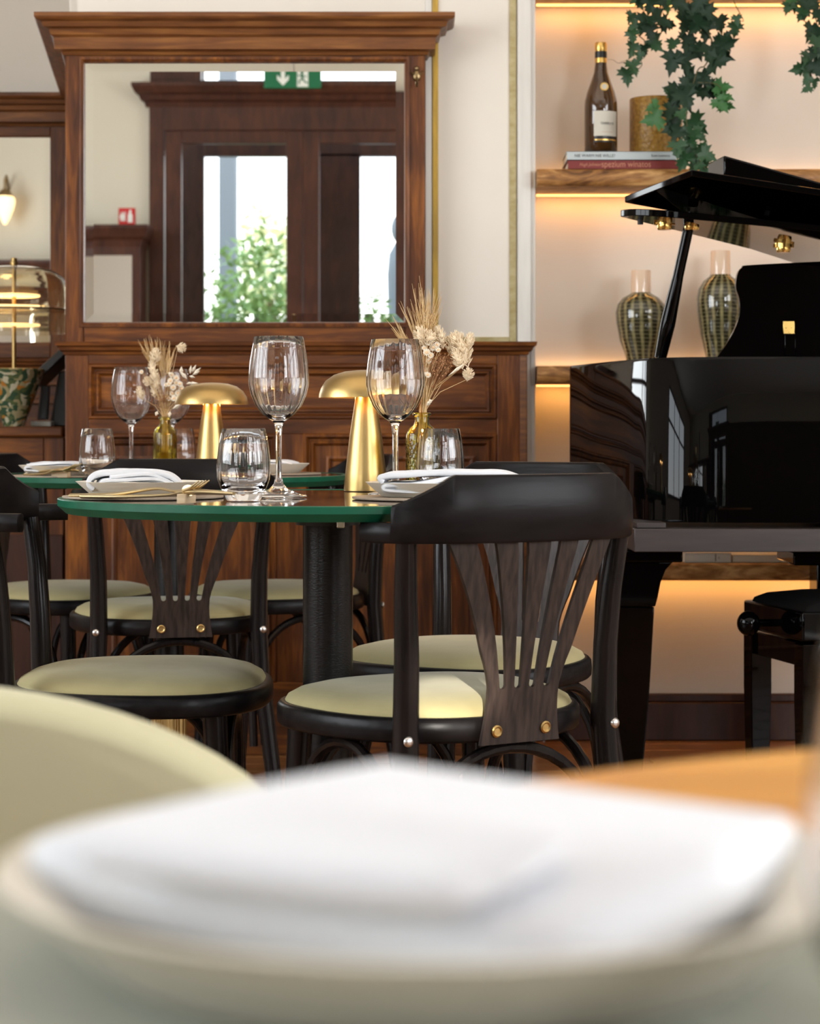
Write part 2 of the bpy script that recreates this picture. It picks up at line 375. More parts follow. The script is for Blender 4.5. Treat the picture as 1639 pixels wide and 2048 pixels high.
# gold lines and trim on the front wall
GY = YW
def strip(name, x0, x1, y0, y1, m, th=.006, d=GY, nm='gold_line'):
    return struct(box(name, m, (PX(x0, d), PX(x1, d), GY-th, GY-.0002, PZ(y1, d), PZ(y0, d)), bevel=.0015))
strip('trim_1', 864, 876, -300, 684, M['gold_paint'])
strip('trim_2', 1018, 1032, -300, 688, M['gold_pale'])
strip('trim_3', 876, 1018, 674, 686, M['gold_pale'])
strip('trim_4', 1034, 1061, -300, 690, M['trim_white'], .012)
strip('trim_5', 850, 863, -300, 684, M['trim_white'], .003)
struct(MB().box(xn-.001, xn+.010, YW-.004, YN, 0, 2.6).obj('trim_6', M['trim_white'], smooth=False))
struct(MB().box(xn+.01, xr, YN-.022, YN-.001, 0, .105).box(xn+.01, xr, YN-.016, YN-.001, .105, .128).obj('baseboard_front', M['wood_dark'], bevel=.004))

# ------------------------------------------------------------------ niche shelves with light strips
SZ = [.498, 1.016, 1.533, 2.050]
sh_names = ['lowest warm oak shelf, behind the piano legs and bench', 'warm oak shelf carrying the two hatched vases behind the piano',
            'warm oak shelf carrying the wine bottle and two books', 'topmost oak shelf at the upper edge, ivy hanging from it']
for z, lb in zip(SZ, sh_names):
    s = thing('wall_shelf', lb, 'shelf', (0, 0, z), group='lit oak shelves in the niche')
    bm_ = MB(); n = 26; x0 = xn+.012; x1 = xr-.005; ringsl = []
    for i in range(n+1):          # hand-hewn front edge
        x = x0+(x1-x0)*i/n; a = random.uniform(-.0025, .0025); b2 = random.uniform(-.002, .002)
        ringsl.append([(x, YN-.001, 0), (x, 5.552+a, 0), (x, 5.546+a, -.006), (x, 5.546+b2, -.039), (x, 5.552+b2, -.045), (x, YN-.001, -.045)])
    bm_.rings(ringsl).obj('board', M['shelf'], s, ang=50)
    box('light_strip', M['led'], (x0+.01, x1-.01, YN-.052, YN-.038, -.0505, -.0455), s)
    a = area('shelf_light', (0, 0, 0), (0, 0, 0), x1-x0-.02, .012, 1.15, (1, .44, .10))
    a.location = ((x0+x1)/2, YN-.045, z-.053); a.rotation_euler = (math.radians(20), 0, 0)
    if z > .6 and z < 2:
        a = area('shelf_uplight', (0, 0, 0), (0, 0, 0), x1-x0-.02, .012, .5, (1, .52, .2))
        a.location = ((x0+x1)/2, YN-.014, z+.004); a.rotation_euler = (PI, 0, 0)

# ------------------------------------------------------------------ mirror cabinet
def sweep(path, prof):
    N = len(path); rings = []
    path = [Vector(p) for p in path]
    def nrm(a, b):
        d = (b-a).normalized(); return Vector((-d.y, d.x))
    for i in range(N):
        if i == 0: o = nrm(path[0], path[1])
        elif i == N-1: o = nrm(path[-2], path[-1])
        else:
            n1 = nrm(path[i-1], path[i]); n2 = nrm(path[i], path[i+1]); o = (n1+n2).normalized(); o = o/max(o.dot(n1), .2)
        rings.append([(path[i].x+o.x*p, path[i].y+o.y*p, z) for p, z in prof])
    return MB().rings(rings)
def rect_loft(m, x0, x1, z0, z1, prof, cap=True):
    R = [[(x0+i, y, z0+i), (x1-i, y, z0+i), (x1-i, y, z1-i), (x0+i, y, z1-i)] for i, y in prof]
    return m.rings(R, False, cap)
CD = 5.52
cab = thing('mirror_cabinet', 'tall red-brown stained wood wall unit with a big mirror above dark panelling', 'cabinet', (0, 0, 0))
XL = PX(130, CD); XR = PX(850, CD)
corn = [(-.02, 1.822), (.006, 1.826), (.010, 1.834), (.026, 1.838), (.028, 1.868), (.036, 1.874), (.040, 1.888), (.054, 1.892), (.058, 1.904), (.072, 1.909), (.076, 1.914), (.076, 1.925), (-.02, 1.926)]
sweep([(XR, YW+.0), (XR, CD), (XL, CD), (XL-.15, 6.86)], corn).obj('cornice', M['cornice'], cab, ang=20)
mx0, mx1, mz0, mz1 = PX(168, CD), PX(809, CD), PZ(645, CD), PZ(124, CD)
box('frame_stile', M['wood_v'], (XL, mx0, CD, YW-.001, 1.075, 1.83), cab, bevel=.004)
box('frame_stile', M['wood_v'], (mx1, XR, CD, YW-.001, 1.075, 1.83), cab, bevel=.004)
box('frame_rail', M['wood_h'], (mx0, mx1, CD+.0005, YW-.001, mz1, 1.83), cab, bevel=.002)
box('frame_rail', M['wood_h'], (mx0, mx1, CD+.0005, YW-.001, 1.075, mz0), cab, bevel=.002)
# inner moulding of the mirror frame
m = MB()
R = [[(mx0+i, y, mz0+i), (mx1-i, y, mz0+i), (mx1-i, y, mz1-i), (mx0+i, y, mz1-i)] for i, y in ((-.012, CD+.001), (-.012, CD-.006), (-.006, CD-.008), (-.001, CD-.003), (.002, CD+.012), (.002, CD+.03))]
m.rings(R, False, False).obj('frame_moulding', M['wood_v'], cab, ang=30)
MY = CD+.010
bv = .0235
m = MB()
m.add([(mx0, MY+.0008, mz0), (mx1, MY+.0008, mz0), (mx1, MY+.0008, mz1), (mx0, MY+.0008, mz1),
       (mx0+bv, MY, mz0+bv), (mx1-bv, MY, mz0+bv), (mx1-bv, MY, mz1-bv), (mx0+bv, MY, mz1-bv)],
      [(4, 5, 6, 7), (0, 1, 5, 4), (1, 2, 6, 5), (2, 3, 7, 6), (3, 0, 4, 7)])
m.obj('mirror_glass', M['mirror'], cab, smooth=False, label='mirror glass reflecting the doors')
box('backing', M['wood_dark'], (mx0+.001, mx1-.001, MY+.004, YW-.002, mz0+.001, mz1-.001), cab)
# small brass coat hook on the right stile
hk = MB(); hx = PX(833, CD)
hk.ell((hx, CD-.006, PZ(152, CD)), (.010, .006, .016)); hk.ell((hx, CD-.008, PZ(138, CD)), (.006, .006, .007))
for sg in (-1, 1): hk.tube([(hx, CD-.008, PZ(146, CD)), (hx+sg*.012, CD-.012, PZ(150, CD)), (hx+sg*.016, CD-.02, PZ(145, CD))], .0022, 8)
hk.tube([(hx, CD-.008, PZ(155, CD)), (hx, CD-.016, PZ(170, CD)), (hx, CD-.03, PZ(176, CD)), (hx, CD-.036, PZ(168, CD))], [.004, .0035, .003, .004], 8)
hk.obj('coat_hook', M['brass_old'], cab, label='small ornate brass coat hook')
# wainscot below
WXL = PX(130, CD); WXR = PX(1053, CD)
topm = [(-.02, 1.043), (.004, 1.045), (.006, 1.052), (.014, 1.056), (.016, 1.064), (.024, 1.068), (.026, 1.078), (-.02, 1.08)]
sweep([(WXR, YW), (WXR, CD), (WXL, CD), (WXL-.15, 6.86)], topm).obj('top_moulding', M['wood_h'], cab, ang=20)
BD = CD+.022
box('body', M['wood_dark'], (WXL+.002, WXR-.002, BD+.006, YW-.001, 0, 1.045), cab)
def pz(y): return PZ(y, CD)
def px_(x): return PX(x, CD)
zb = .19
box('stile', M['wood_v'], (WXL, px_(177), CD, BD+.02, 0, 1.045), cab, bevel=.003)
box('stile', M['wood_v'], (px_(993), px_(1040), CD, BD+.02, 0, 1.045), cab, bevel=.003)
box('rail', M['wood_h'], (px_(177), px_(993), CD+.0005, BD+.02, pz(728), 1.045), cab, bevel=.002)
box('rail', M['wood_h'], (px_(177), px_(993), CD+.0005, BD+.02, pz(868), pz(838)), cab, bevel=.002)
box('rail', M['wood_h'], (px_(177), px_(993), CD+.0005, BD+.02, 0, zb), cab, bevel=.002)
box('muntin', M['wood_v'], (px_(553), px_(607), CD+.0003, BD+.02, zb, pz(868)), cab, bevel=.002)
m = MB()
for i in range(4):
    x = px_(1041)+i*.0042; m.tube([(x, CD+.003, 0), (x, CD+.003, 1.045)], .0024, 8)
m.box(px_(1040), px_(1054), CD+.003, YW-.001, 0, 1.045); m.obj('fluted_edge', M['cornice'], cab)
pf = [(-.001, CD+.001), (0, CD-.001), (.003, CD-.004), (.007, CD-.004), (.011, CD+.004), (.014, CD+.010), (.017, CD+.010), (.020, CD+.005), (.024, CD+.006), (.030, CD+.016), (.031, CD+.018)]
def panel(x0, x1, y0, y1, mt, nested=False):
    m = MB(); z0 = pz(y1) if y1 < 2000 else zb; z1 = pz(y0)
    rect_loft(m, px_(x0), px_(x1), z0, z1, pf)
    if nested:
        i = .058; q = [(i, CD+.017), (i, CD+.010), (i+.006, CD+.008), (i+.012, CD+.012), (i+.014, CD+.017)]
        rect_loft(m, px_(x0), px_(x1), z0, z1, q)
    m.obj('panel', mt, cab, ang=25)
panel(177, 993, 728, 838, M['wood_h']); panel(177, 553, 868, 9999, M['wood_v'], True); panel(607, 993, 868, 9999, M['wood_v'], True)

# ------------------------------------------------------------------ recess: second unit, counter, lamp
RD = 6.82
rc = thing('recess_cabinet', 'mirrored wood wall unit deep in the recess at the left edge', 'cabinet', (0, 0, 0))
RX0, RX1 = -2.6, -1.075
sweep([(RX1, RD), (RX0, RD)], [(p, z) for p, z in corn]).obj('cornice', M['cornice'], rc, ang=20)
box('frame_stile', M['wood_v'], (-1.16, RX1, RD, 6.899, 1.08, 1.83), rc, bevel=.003)
box('frame_stile', M['wood_v'], (RX0, RX0+.08, RD, 6.899, 1.08, 1.83), rc, bevel=.003)
box('frame_rail', M['wood_h'], (RX0+.08, -1.16, RD, 6.899, 1.795, 1.83), rc, bevel=.002)
box('frame_rail', M['wood_h'], (RX0+.08, -1.16, RD, 6.899, 1.08, 1.13), rc, bevel=.002)
m = MB(); m.add([(RX0+.08, RD+.02, 1.13), (-1.16, RD+.02, 1.13), (-1.16, RD+.02, 1.795), (RX0+.08, RD+.02, 1.795)], [(0, 1, 2, 3)]).obj('mirror_glass', M['mirror'], rc, smooth=False)
box('panelling', M['wood_h'], (RX0, RX1, RD+.01, 6.899, 0, 1.04), rc)
sweep([(RX1, RD), (RX0, RD)], [(p, z) for p, z in topm]).obj('top_moulding', M['wood_h'], rc, ang=20)
for z in (.93, .99): box('rail', M['wood_h'], (RX0, RX1, RD-.006, RD+.01, z, z+.02), rc, bevel=.003)
# dark return side of the cabinet
struct(MB().prism([(XL-.003, CD+.03), (XL+.035, CD+.03), (XL+.035, 6.85), (XL-.15, 6.85)], 0, 1.83, 'z').obj('trim_7', M['wood_dark'], smooth=False))
CT = 6.02
ctr = thing('bar_counter', 'reddish wood bar counter at the left edge carrying the glass lamp', 'counter', (0, 0, 0))
box('worktop', M['wood_h'], (-2.6, -.985, CT-.02, 6.7, .828, .858), ctr, bevel=.006)
box('front_board', M['wood_h'], (-2.6, PX(87, CT), CT, CT+.03, .02, .826), ctr, bevel=.002)
box('front_board', M['wood_v'], (PX(88, CT), -.985, CT, CT+.03, .02, .826), ctr, bevel=.002)
box('skirting', M['wood_dark'], (-2.6, -.985, CT-.012, CT+.001, 0, .55), ctr, bevel=.003)
LD = 6.25; lx = PX(28, LD)
lamp = thing('glass_table_lamp', 'table lamp with mottled green glass base and wide clear glass shade on the counter', 'lamp', (lx, LD, .858))
MB().lathe([(.0, 0), (.030, 0), (.034, .01), (.052, .06), (.070, .11), (.085, .155), (.091, .168), (.088, .170), (.08, .158), (.0, .15)], 40).obj('base', M['mosaic'], lamp)
MB().lathe([(.0065, .15), (.0065, .48)], 12, cap0=True, cap1=True).obj('pole', M['brass'], lamp)
MB().lathe([(.0, .478), (.012, .478), (.012, .486), (.009, .488), (.009, .498), (.0, .499)], 16).obj('finial', M['brass'], lamp)
sh = [(.0, .474), (.06, .472), (.115, .462), (.145, .44), (.158, .41), (.160, .37), (.157, .352), (.154, .352), (.156, .37), (.154, .41), (.141, .437), (.113, .458), (.06, .468), (.0, .470)]
MB().lathe(sh, 56).obj('shade', M['glass_smoke'], lamp)
sh2 = [(.0, .352), (.12, .350), (.158, .346), (.161, .33), (.160, .275), (.157, .275), (.158, .33), (.155, .343), (.12, .346), (.0, .348)]
MB().lathe(sh2, 56).obj('lower_shade', M['glass_smoke'], lamp)
for z in (.385, .352, .297): MB().lathe([(.0, z), (.075, z), (.077, z+.003), (.075, z+.006), (.0, z+.006)], 32).obj('light_ring', M['bulb'], lamp)
# card terminal on the counter
reg = thing('till_screen', 'black tilted till screen with grey reader on the bar counter', 'till', (PX(112, 6.42), 6.42, .858))
mm = MB(); mm.prism([(-.075, .135), (.03, .235), (.05, .222), (-.055, .120)], -.10, .12).obj('screen', M['black_plastic'], reg, bevel=.003)
MB().prism([(-.012, 0), (.045, 0), (.05, .17), (.015, .165), (.0, .08)], -.04, .06).obj('stand', M['black_plastic'], reg, bevel=.004)
MB().prism([(-.042, .02), (-.012, .02), (-.006, .12), (-.030, .125)], -.09, -.06).obj('card_reader', M['grey_plastic'], reg, bevel=.004, label='grey card reader')
MB().box(-.06, .0, -.09, 0, 0, .016).obj('receipt_tray', M['sign_white'], reg, bevel=.003)

# ------------------------------------------------------------------ back of the room (seen in the mirrors)
KB = 12.84/F
def bx_(px): return (px-819.5)*KB
def bz_(py): return H-(py-HZ)*KB
dr = struct(MB().box(-1.58, -1.49, YB-.02, YB+.04, 0, 2.86).box(.21, .30, YB-.02, YB+.04, 0, 2.86).box(-1.49, .21, YB-.02, YB+.04, 2.66, 2.86)
            .obj('door_1', M['wood_dark'], bevel=.004))
sweep([(-1.60, YB), (-1.60, YB+.04), (.32, YB+.04), (.32, YB)], [(0, 2.80), (.01, 2.83), (.03, 2.84), (.04, 2.87), (.06, 2.88), (.08, 2.92), (.08, 2.94), (0, 2.94)]).obj('door_cornice', M['wood_dark'], dr, ang=20)
def leaf(x0, x1):
    sw = .10; y0, y1 = YB-.01, YB+.03
    m = MB().box(x0, x0+sw, y0, y1, 0.01, 2.66).box(x1-sw, x1, y0, y1, .01, 2.66).box(x0+sw, x1-sw, y0, y1, 2.58, 2.66).box(x0+sw, x1-sw, y0, y1, .01, .8)
    m.obj('door_leaf', M['wood_dark'], dr, bevel=.004)
    box('door_pane', M['pane'], (x0+sw, x1-sw, YB+.006, YB+.010, .8, 2.58), dr)
leaf(-1.485, -.6505); leaf(-.6495, .205)
MB().tube([(-.70, YB+.05, 1.0), (-.70, YB+.09, 1.05), (-.70, YB+.09, 1.25), (-.70, YB+.05, 1.3)], .008, 8).obj('door_handle', M['brass_old'], dr)
# transom lights above the doors
tm = MB().box(-1.58, -1.27, YB-.08, YB+.0, 2.94, 3.42).box(.22, .30, YB-.08, YB, 2.94, 3.42).box(-1.27, .22, YB-.08, YB, 3.36, 3.42).box(-1.27, .22, YB-.08, YB, 2.94, 2.97)
struct(tm.obj('window_4', M['wood_dark'], bevel=.004))
# outer porch doors
YO = -3.3; KO = (2*5.53-YO)/F
def ox(px): return (px-819.5)*KO
po_ = MB().box(-2.2, ox(408), YO-.06, YO, 0, 3.4).box(ox(583), ox(720), YO-.06, YO, 0, 2.72).box(.35, 1.2, YO-.06, YO, 0, 3.4).box(ox(408), .35, YO-.06, YO, 2.70, 2.95).box(ox(408), .35, YO-.06, YO, 0, .3).box(-2.2, 1.2, YO-.06, YO, 3.38, 3.5)
struct(po_.obj('door_2', M['wood_dark'], bevel=.003))
struct(box('wall_porch_left', M['wall'], (-2.3, -2.2, YO, YB-.1, 0, 2.9))); struct(box('wall_porch_right', M['wall'], (1.2, 1.3, YO, YB-.1, 0, 2.9)))
struct(box('floor_outside', M['ground'], (-14, 14, -30, YB-.1, -.1, -.02)))
# green escape sign over the doors
es = thing('escape_sign', 'green emergency escape sign with arrow and running figure, seen in the mirror', 'sign', (bx_(587), YB+.13, bz_(163)))
box('panel', M['exit_green'], (-.172, .172, -.012, .012, -.060, .060), es, bevel=.003)
# mirrored left-right because it is seen in the mirror: arrow lies at world +x side of a reader facing it
a_x = bx_(568)-bx_(587); r_x = bx_(607)-bx_(587)
MB().prism([(a_x-.012, .045), (a_x+.012, .045), (a_x+.012, -.005), (a_x+.035, .02), (a_x+.035, -.008), (a_x, -.045), (a_x-.035, -.008), (a_x-.035, .02), (a_x-.012, -.005)], .012, .0145).obj('arrow', M['sign_white'], es, smooth=False)
MB().box(r_x-.033, r_x+.033, .012, .0135, -.052, .052).obj('door_symbol', M['sign_white'], es, smooth=False)
rn = MB().ell((r_x-.004, .0145, .036), (.009, .001, .009)).tube([(r_x-.006, .0145, .026), (r_x-.001, .0145, -.004)], .007, 6, flat=.2, up=(0, 1, 0))
rn.tube([(r_x-.001, .0145, -.004), (r_x-.020, .0145, -.016), (r_x-.022, .0145, -.036)], .005, 6, flat=.2, up=(0, 1, 0)).tube([(r_x-.001, .0145, -.004), (r_x+.014, .0145, -.022), (r_x+.030, .0145, -.030)], .005, 6, flat=.2, up=(0, 1, 0))
rn.tube([(r_x-.005, .0145, .02), (r_x-.024, .0145, .012), (r_x-.030, .0145, .022)], .004, 6, flat=.2, up=(0, 1, 0)).tube([(r_x-.003, .0145, .02), (r_x+.014, .0145, .008), (r_x+.024, .0145, .012)], .004, 6, flat=.2, up=(0, 1, 0))
rn.obj('running_figure', M['exit_green'], es)
MB().tube([(0, 0, .06), (0, 0, 3.7-bz_(163))], .006, 6).obj('hanger', M['steel'], es)
# red hose/extinguisher sign
rs = thing('fire_sign', 'red square fire equipment sign on the cream wall, seen in the mirror', 'sign', (bx_(253), YB, bz_(432)))
box('panel', M['sign_red'], (-.05, .05, .001, .006, -.05, .05), rs, bevel=.001)
MB().prism([(.006, -.038), (.034, -.038), (.034, .010), (.026, .016), (.028, .034), (.020, .040), (.012, .030), (.014, .016), (.006, .010)], .006, .0075).obj('extinguisher_symbol', M['sign_white'], rs, smooth=False)
fl = MB()
for k in range(3): fl.tube([(-.034+k*.011, .0068, -.03), (-.038+k*.011, .0068, 0), (-.028+k*.011, .0068, .03)], [.004, .006, .001], 6, flat=.15, up=(0, 1, 0))
fl.obj('flame_symbol', M['sign_white'], rs)
# low units against the back wall
for i, (x0, x1, lb) in enumerate(((-1.98, -1.60, 'narrow wood unit with mirror door beside the entrance, seen in the mirror'), (-4.1, -2.0, 'wide wood unit along the back wall, seen in the recess mirror'))):
    lc = thing('back_wall_cabinet', lb, 'cabinet', ((x0+x1)/2, YB+.2, 0)); w = (x1-x0)/2
    box('body', M['wood_dark'], (-w, w, -.19, .10, 0, 2.0), lc, bevel=.004)
    sweep([(-w, -.19), (-w, .10), (w, .10), (w, -.19)], [(0, 1.93), (.01, 1.97), (.03, 1.99), (.05, 2.04), (.05, 2.06), (0, 2.06)]).obj('cornice', M['wood_dark'], lc, ang=20)
    MB().add([(-w+.05, .102, .9), (w-.05, .102, .9), (w-.05, .102, 1.88), (-w+.05, .102, 1.88)], [(0, 3, 2, 1)]).obj('mirror_glass', M['mirror'], lc, smooth=False)
struct(box('trim_8', M['wood_dark'], (-2.60, -2.53, YB+.001, YB+.03, 2.06, 3.0)))
# wall sconce
KS = (2*(RD+.02)-YB)/F
sx = (18-819.5)*KS; sz_ = H+(HZ-410)*KS
sc_ = thing('wall_sconce', 'glowing drop-shaped wall sconce on a dark arm, seen in the recess mirror', 'lamp', (sx, YB+.15, sz_))
MB().lathe([(.0, -.16), (.012, -.155), (.035, -.11), (.060, -.05), (.072, .0), (.070, .03), (.055, .05), (.0, .055)], 32).obj('glass_shade', M['bulb'], sc_)
MB().lathe([(.0, .10), (.02, .10), (.04, .08), (.058, .05), (.056, .045), (.0, .045)], 24).obj('cap', M['brass_old'], sc_)
MB().tube([(0, 0, .09), (0, 0, .17), (0, -.05, .20), (0, -.10, .17), (0, -.148, .10)], .010, 8).obj('arm', M['brass_old'], sc_)
# outside: shrubs, tree, pillar, statue
def shrub(name, label, c, r, n, mt, s, group=None):
    t = thing(name, label, 'shrub', (c[0], c[1], 0), group=group); m = MB()
    for _ in range(n):
        while True:
            p = Vector((random.uniform(-1, 1), random.uniform(-1, 1), random.uniform(-1, 1)))
            if .35 < p.length < 1: break
        p = Vector((p.x*r[0]*random.uniform(.8, 1.1), p.y*r[1], c[2]+p.z*r[2]*random.uniform(.85, 1.1)))
        a = Vector((random.uniform(-1, 1), random.uniform(-1, 1), random.uniform(-1, 1))).normalized()*s
        b = a.cross(Vector((random.uniform(-1, 1), random.uniform(-1, 1), random.uniform(-1, 1)))).normalized()*s*.35
        m.add([p-a, p+b, p+a, p-b], [(0, 1, 2, 3)])
    m.obj('foliage', mt, t, smooth=False, kind='stuff')
    MB().tube([(0, 0, -.02), (.05, 0, c[2]*.6), (0, 0, c[2])], .04, 8).obj('trunk', M['vine'], t)
KE = (2*5.53+5.5)/F
shrub('shrub', 'large leafy green shrub outside the doors, seen in the mirror', ((510-819.5)*KE, -5.5, 1.35), (.50, .5, 1.05), 2600, M['bush'], .05)
shrub('shrub', 'smaller green shrub outside the right door leaf, seen in the mirror', ((735-819.5)*KE, -5.5, 1.05), (.35, .35, .85), 1500, M['bush'], .045)
shrub('tree', 'yellowish tree behind the green shrub, seen in the mirror', (-1.36, -9.5, 2.2), (.45, .5, .85), 700, M['tree_gold'], .08)
pil = box('outdoor_pillar', M['stone'], ((416-819.5)*KE, (452-819.5)*KE, -6.6, -6.4, -.02, 4.2), bevel=.01)
tag(pil, 'grey square pillar outside behind the left door leaf, seen in the mirror', 'pillar')
st = thing('stone_statue', 'grey stone statue standing outside the right door leaf, seen in the mirror', 'statue', ((801-819.5)*(2*5.53+6.6)/F, -6.6, -.02))
MB().lathe([(.0, 0), (.2, 0), (.2, .35), (.16, .4), (.0, .4)], 20).obj('plinth', M['stone'], st)
MB().lathe([(.0, .4), (.11, .4), (.10, .9), (.10, 1.4), (.105, 1.75), (.115, 2.15), (.10, 2.33), (.05, 2.42), (.0, 2.43)], 20).obj('body', M['stone'], st)
MB().ell((-.012, 0, 2.54), (.070, .075, .12), 16, 12).obj('head', M['stone'], st)

# ------------------------------------------------------------------ chairs
def make_chair():
    t = thing('bistro_chair', 'x', 'chair')
    N = 64
    def outline(s, off=0):
        R = []
        for j in range(N):
            a = 2*PI*j/N; c, d = math.cos(a), math.sin(a)
            y = .200*math.copysign(abs(d)**.82, d); x = .208*math.copysign(abs(c)**.78, c)*(1+.10*(y/.2)-.03*(y/.2)**2)
            v = Vector((x, y)); l_ = v.length
            R.append(v*s+v/l_*off)
        return R
    def ring(s, off, z): return [(p.x, p.y, z) for p in outline(s, off)]
    MB().rings([ring(1, -.03, .431), ring(1, -.004, .429), ring(1, 0, .433), ring(1, .001, .445), ring(1, 0, .457), ring(1, -.004, .462), ring(1, -.012, .463), ring(1, -.02, .457), ring(1, -.03, .455)]).obj('seat_frame', M['black'], t, ang=60)
    MB().rings([ring(1, -.014, .452), ring(1, -.011, .463), ring(1, -.015, .470), ring(1, -.030, .478), ring(.75, 0, .484), ring(.5, 0, .487), ring(.25, 0, .488), ring(.02, 0, .488)]).obj('cushion', M['cushion'], t, ang=80)
    for s in (-1, 1):
        MB().tube([(s*.150, .125, .432), (s*.158, .135, .22), (s*.166, .150, 0)], [.0185, .016, .012], 16).obj('leg', M['black_v'], t)
        pth = [(s*.205, -.235, 0), (s*.185, -.210, .18), (s*.168, -.190, .34), (s*.163, -.184, .445), (s*.164, -.188, .55), (s*.169, -.194, .63), (s*.175, -.205, .706)]
        MB().tube(pth, [.0135, .0168, .0182, .0182, .0170, .0158, .0145], 16).obj('rear_post', M['black_v'], t)
        MB().ell((s*.170, -.2025, .440), (.0075, .0045, .0075), 12, 8).obj('bolt', M['steel'], t, label='round steel bolt head')
    # crest rail: flat in the middle, wrapping forward at the ends, top edge cut down in a slant and a step
    half = [(0, -.262), (.05, -.2605), (.10, -.2535), (.145, -.238), (.178, -.214), (.198, -.184), (.207, -.150)]
    cp = smooth([(-x, y) for x, y in reversed(half[1:])]+half, 9)
    cp2 = []
    for i_, q in enumerate(cp):
        cp2.append(q)
        if i_+1 < len(cp):
            for lim in (.1898, .1902, .1915):
                for sg in (-1, 1):
                    a_, b_ = q.x, cp[i_+1].x
                    if (a_-sg*lim)*(b_-sg*lim) < 0: cp2.append(q.lerp(cp[i_+1], (sg*lim-a_)/(b_-a_)))
    cp = sorted(cp2, key=lambda q: q.x)
    zb_ = .701; R = []; nn = len(cp)
    for i_, q in enumerate(cp):
        tg = (cp[min(i_+1, nn-1)]-cp[max(i_-1, 0)]).normalized(); n_ = Vector((tg.y, -tg.x))
        ax_ = abs(q.x)
        zt = .7915 if ax_ < .128 else (.7915-(ax_-.128)/.062*.040 if ax_ <= .1899 else .7285)
        h = .0105 if 0 < i_ < nn-1 else .0075
        sec = []
        for (r_, z_) in ((-h, zb_+.004), (-h+.003, zb_+.0005), (0, zb_), (h-.003, zb_+.0005), (h, zb_+.004), (h+.0008, (zb_+zt)/2), (h, zt-.004), (h-.003, zt-.0005), (0, zt), (-h+.003, zt-.0005), (-h, zt-.004), (-h-.0004, (zb_+zt)/2)):
            sec.append((q.x+n_.x*r_, q.y+n_.y*r_, z_))
        R.append(sec)
    MB().rings(R).obj('crest_rail', M['black'], t, ang=40)
    # fan splat
    def yb(x, z):
        k = min(max((z-.43)/.27, 0), 1)
        return -.212-.048*k**1.2+x*x*1.15*k
    blades = [(-.134, -.098), (-.069, -.036), (-.019, .019), (.036, .069), (.098, .134)]
    sb = [-.036, -.012, .012, .036]; hw = .0052; zs = .502
    def outer(z):
        k = (z-.43)/.28
        return .064-.012*math.sin(min(k*2.2, 1)*PI)*.6+.072*max(0, (z-.50)/.21)**1.45
    Lft = [(-outer(.428+.282*i/18), .428+.282*i/18) for i in range(19)]
    poly = list(Lft)
    nS = 10
    def edge(x0_, x1_, i): tt = i/nS; return x0_+(x1_-x0_)*tt**1.35
    for k in range(4):
        xa = blades[k][1]; xb2 = blades[k+1][0]
        for i in range(nS, 0, -1): poly.append((edge(sb[k]-hw, xa, i), zs+.208*i/nS))
        for i in range(7):
            a = PI+PI*i/6; poly.append((sb[k]+hw*math.cos(a), zs+.006+hw*math.sin(a)))
        for i in range(1, nS+1): poly.append((edge(sb[k]+hw, xb2, i), zs+.208*i/nS))
    poly += [(-x, z) for x, z in reversed(Lft)]
    # triangulate in 2-D first, then bend and thicken
    import bmesh
    bm = bmesh.new(); vs = [bm.verts.new((x, 0, z)) for x, z in poly]; fc = bm.faces.new(vs); fc.normal_update(); bm.normal_update()
    bmesh.ops.triangulate(bm, faces=[fc], ngon_method='BEAUTY')
    bm.verts.index_update(); tris = [tuple(v.index for v in f.verts) for f in bm.faces]; bm.free()
    n = len(poly); th = .0062
    v = [(x, yb(x, z)-th/2, z) for x, z in poly]+[(x, yb(x, z)+th/2, z) for x, z in poly]
    f = [tuple(q) for q in tris]+[tuple(i+n for i in reversed(q)) for q in tris]+[(i, (i+1) % n, (i+1) % n+n, i+n) for i in range(n)]
    MB().add(v, f).obj('splat', M['splat'], t, ang=30)
    for x in (-.040, .040):
        m = MB(); yv = yb(x, .446)-th/2
        R = []
        for r_, dy in ((.0085, 0), (.0085, -.002), (.0065, -.0035), (.0045, -.002), (.0, -.002)):
            R.append([(x+max(r_, .0001)*math.cos(2*PI*j/16), yv+dy, .446+max(r_, .0001)*math.sin(2*PI*j/16)) for j in range(16)])
        m.rings(R).obj('bolt', M['brass'], t, label='brass bolt cap')
    # bentwood hoops under the seat
    def hoop(a, b, inset, zt=.418, zl=.20):
        a = Vector(a); b = Vector(b); mid = (a+b)/2; mid2 = mid*(1-inset); pts = []
        for i in range(21):
            u = PI*i/20; w = (1-math.cos(u))/2; p = a.lerp(b, .06+.88*w); q = math.sin(u)**.62 if 0 < i < 20 else 0
            p = p+(mid2-mid)*q*.4
            pts.append((p.x, p.y, zl+(zt-zl)*q))
        return MB().tube(pts, .0088, 10).obj('brace', M['black_v'], t)
    hoop((-.152, .135, 0), (.152, .135, 0), -.1); hoop((-.172, -.195, 0), (.172, -.195, 0), .12)
    hoop((-.165, .125, 0), (-.178, -.190, 0), .1); hoop((.165, .125, 0), (.178, -.190, 0), .1)
    return t
ch = make_chair(); G = 'black bistro chairs round the two tables'
R_ = math.radians
place(ch, True, 'nearest black bistro chair on the right, fan back towards the viewer, sunlit cushion', (.035, 3.04, 0), R_(32), G)
place(ch, False, 'black bistro chair at front left, seat side-on, facing right under the green-edged table', (-.414, 3.28, 0), R_(-90), G)
place(ch, False, 'black bistro chair behind the nearest right one, turned towards the viewer beside the piano', (.103, 3.62, 0), R_(149), G)
place(ch, False, 'black bistro chair seen squarely from behind, drawn up to the far table', (PX(341, 4.5), 4.50, 0), R_(12), G)
place(ch, False, 'black bistro chair right of the far table, facing left, behind the thick black table column', (-.315, 5.02, 0), R_(112), G)
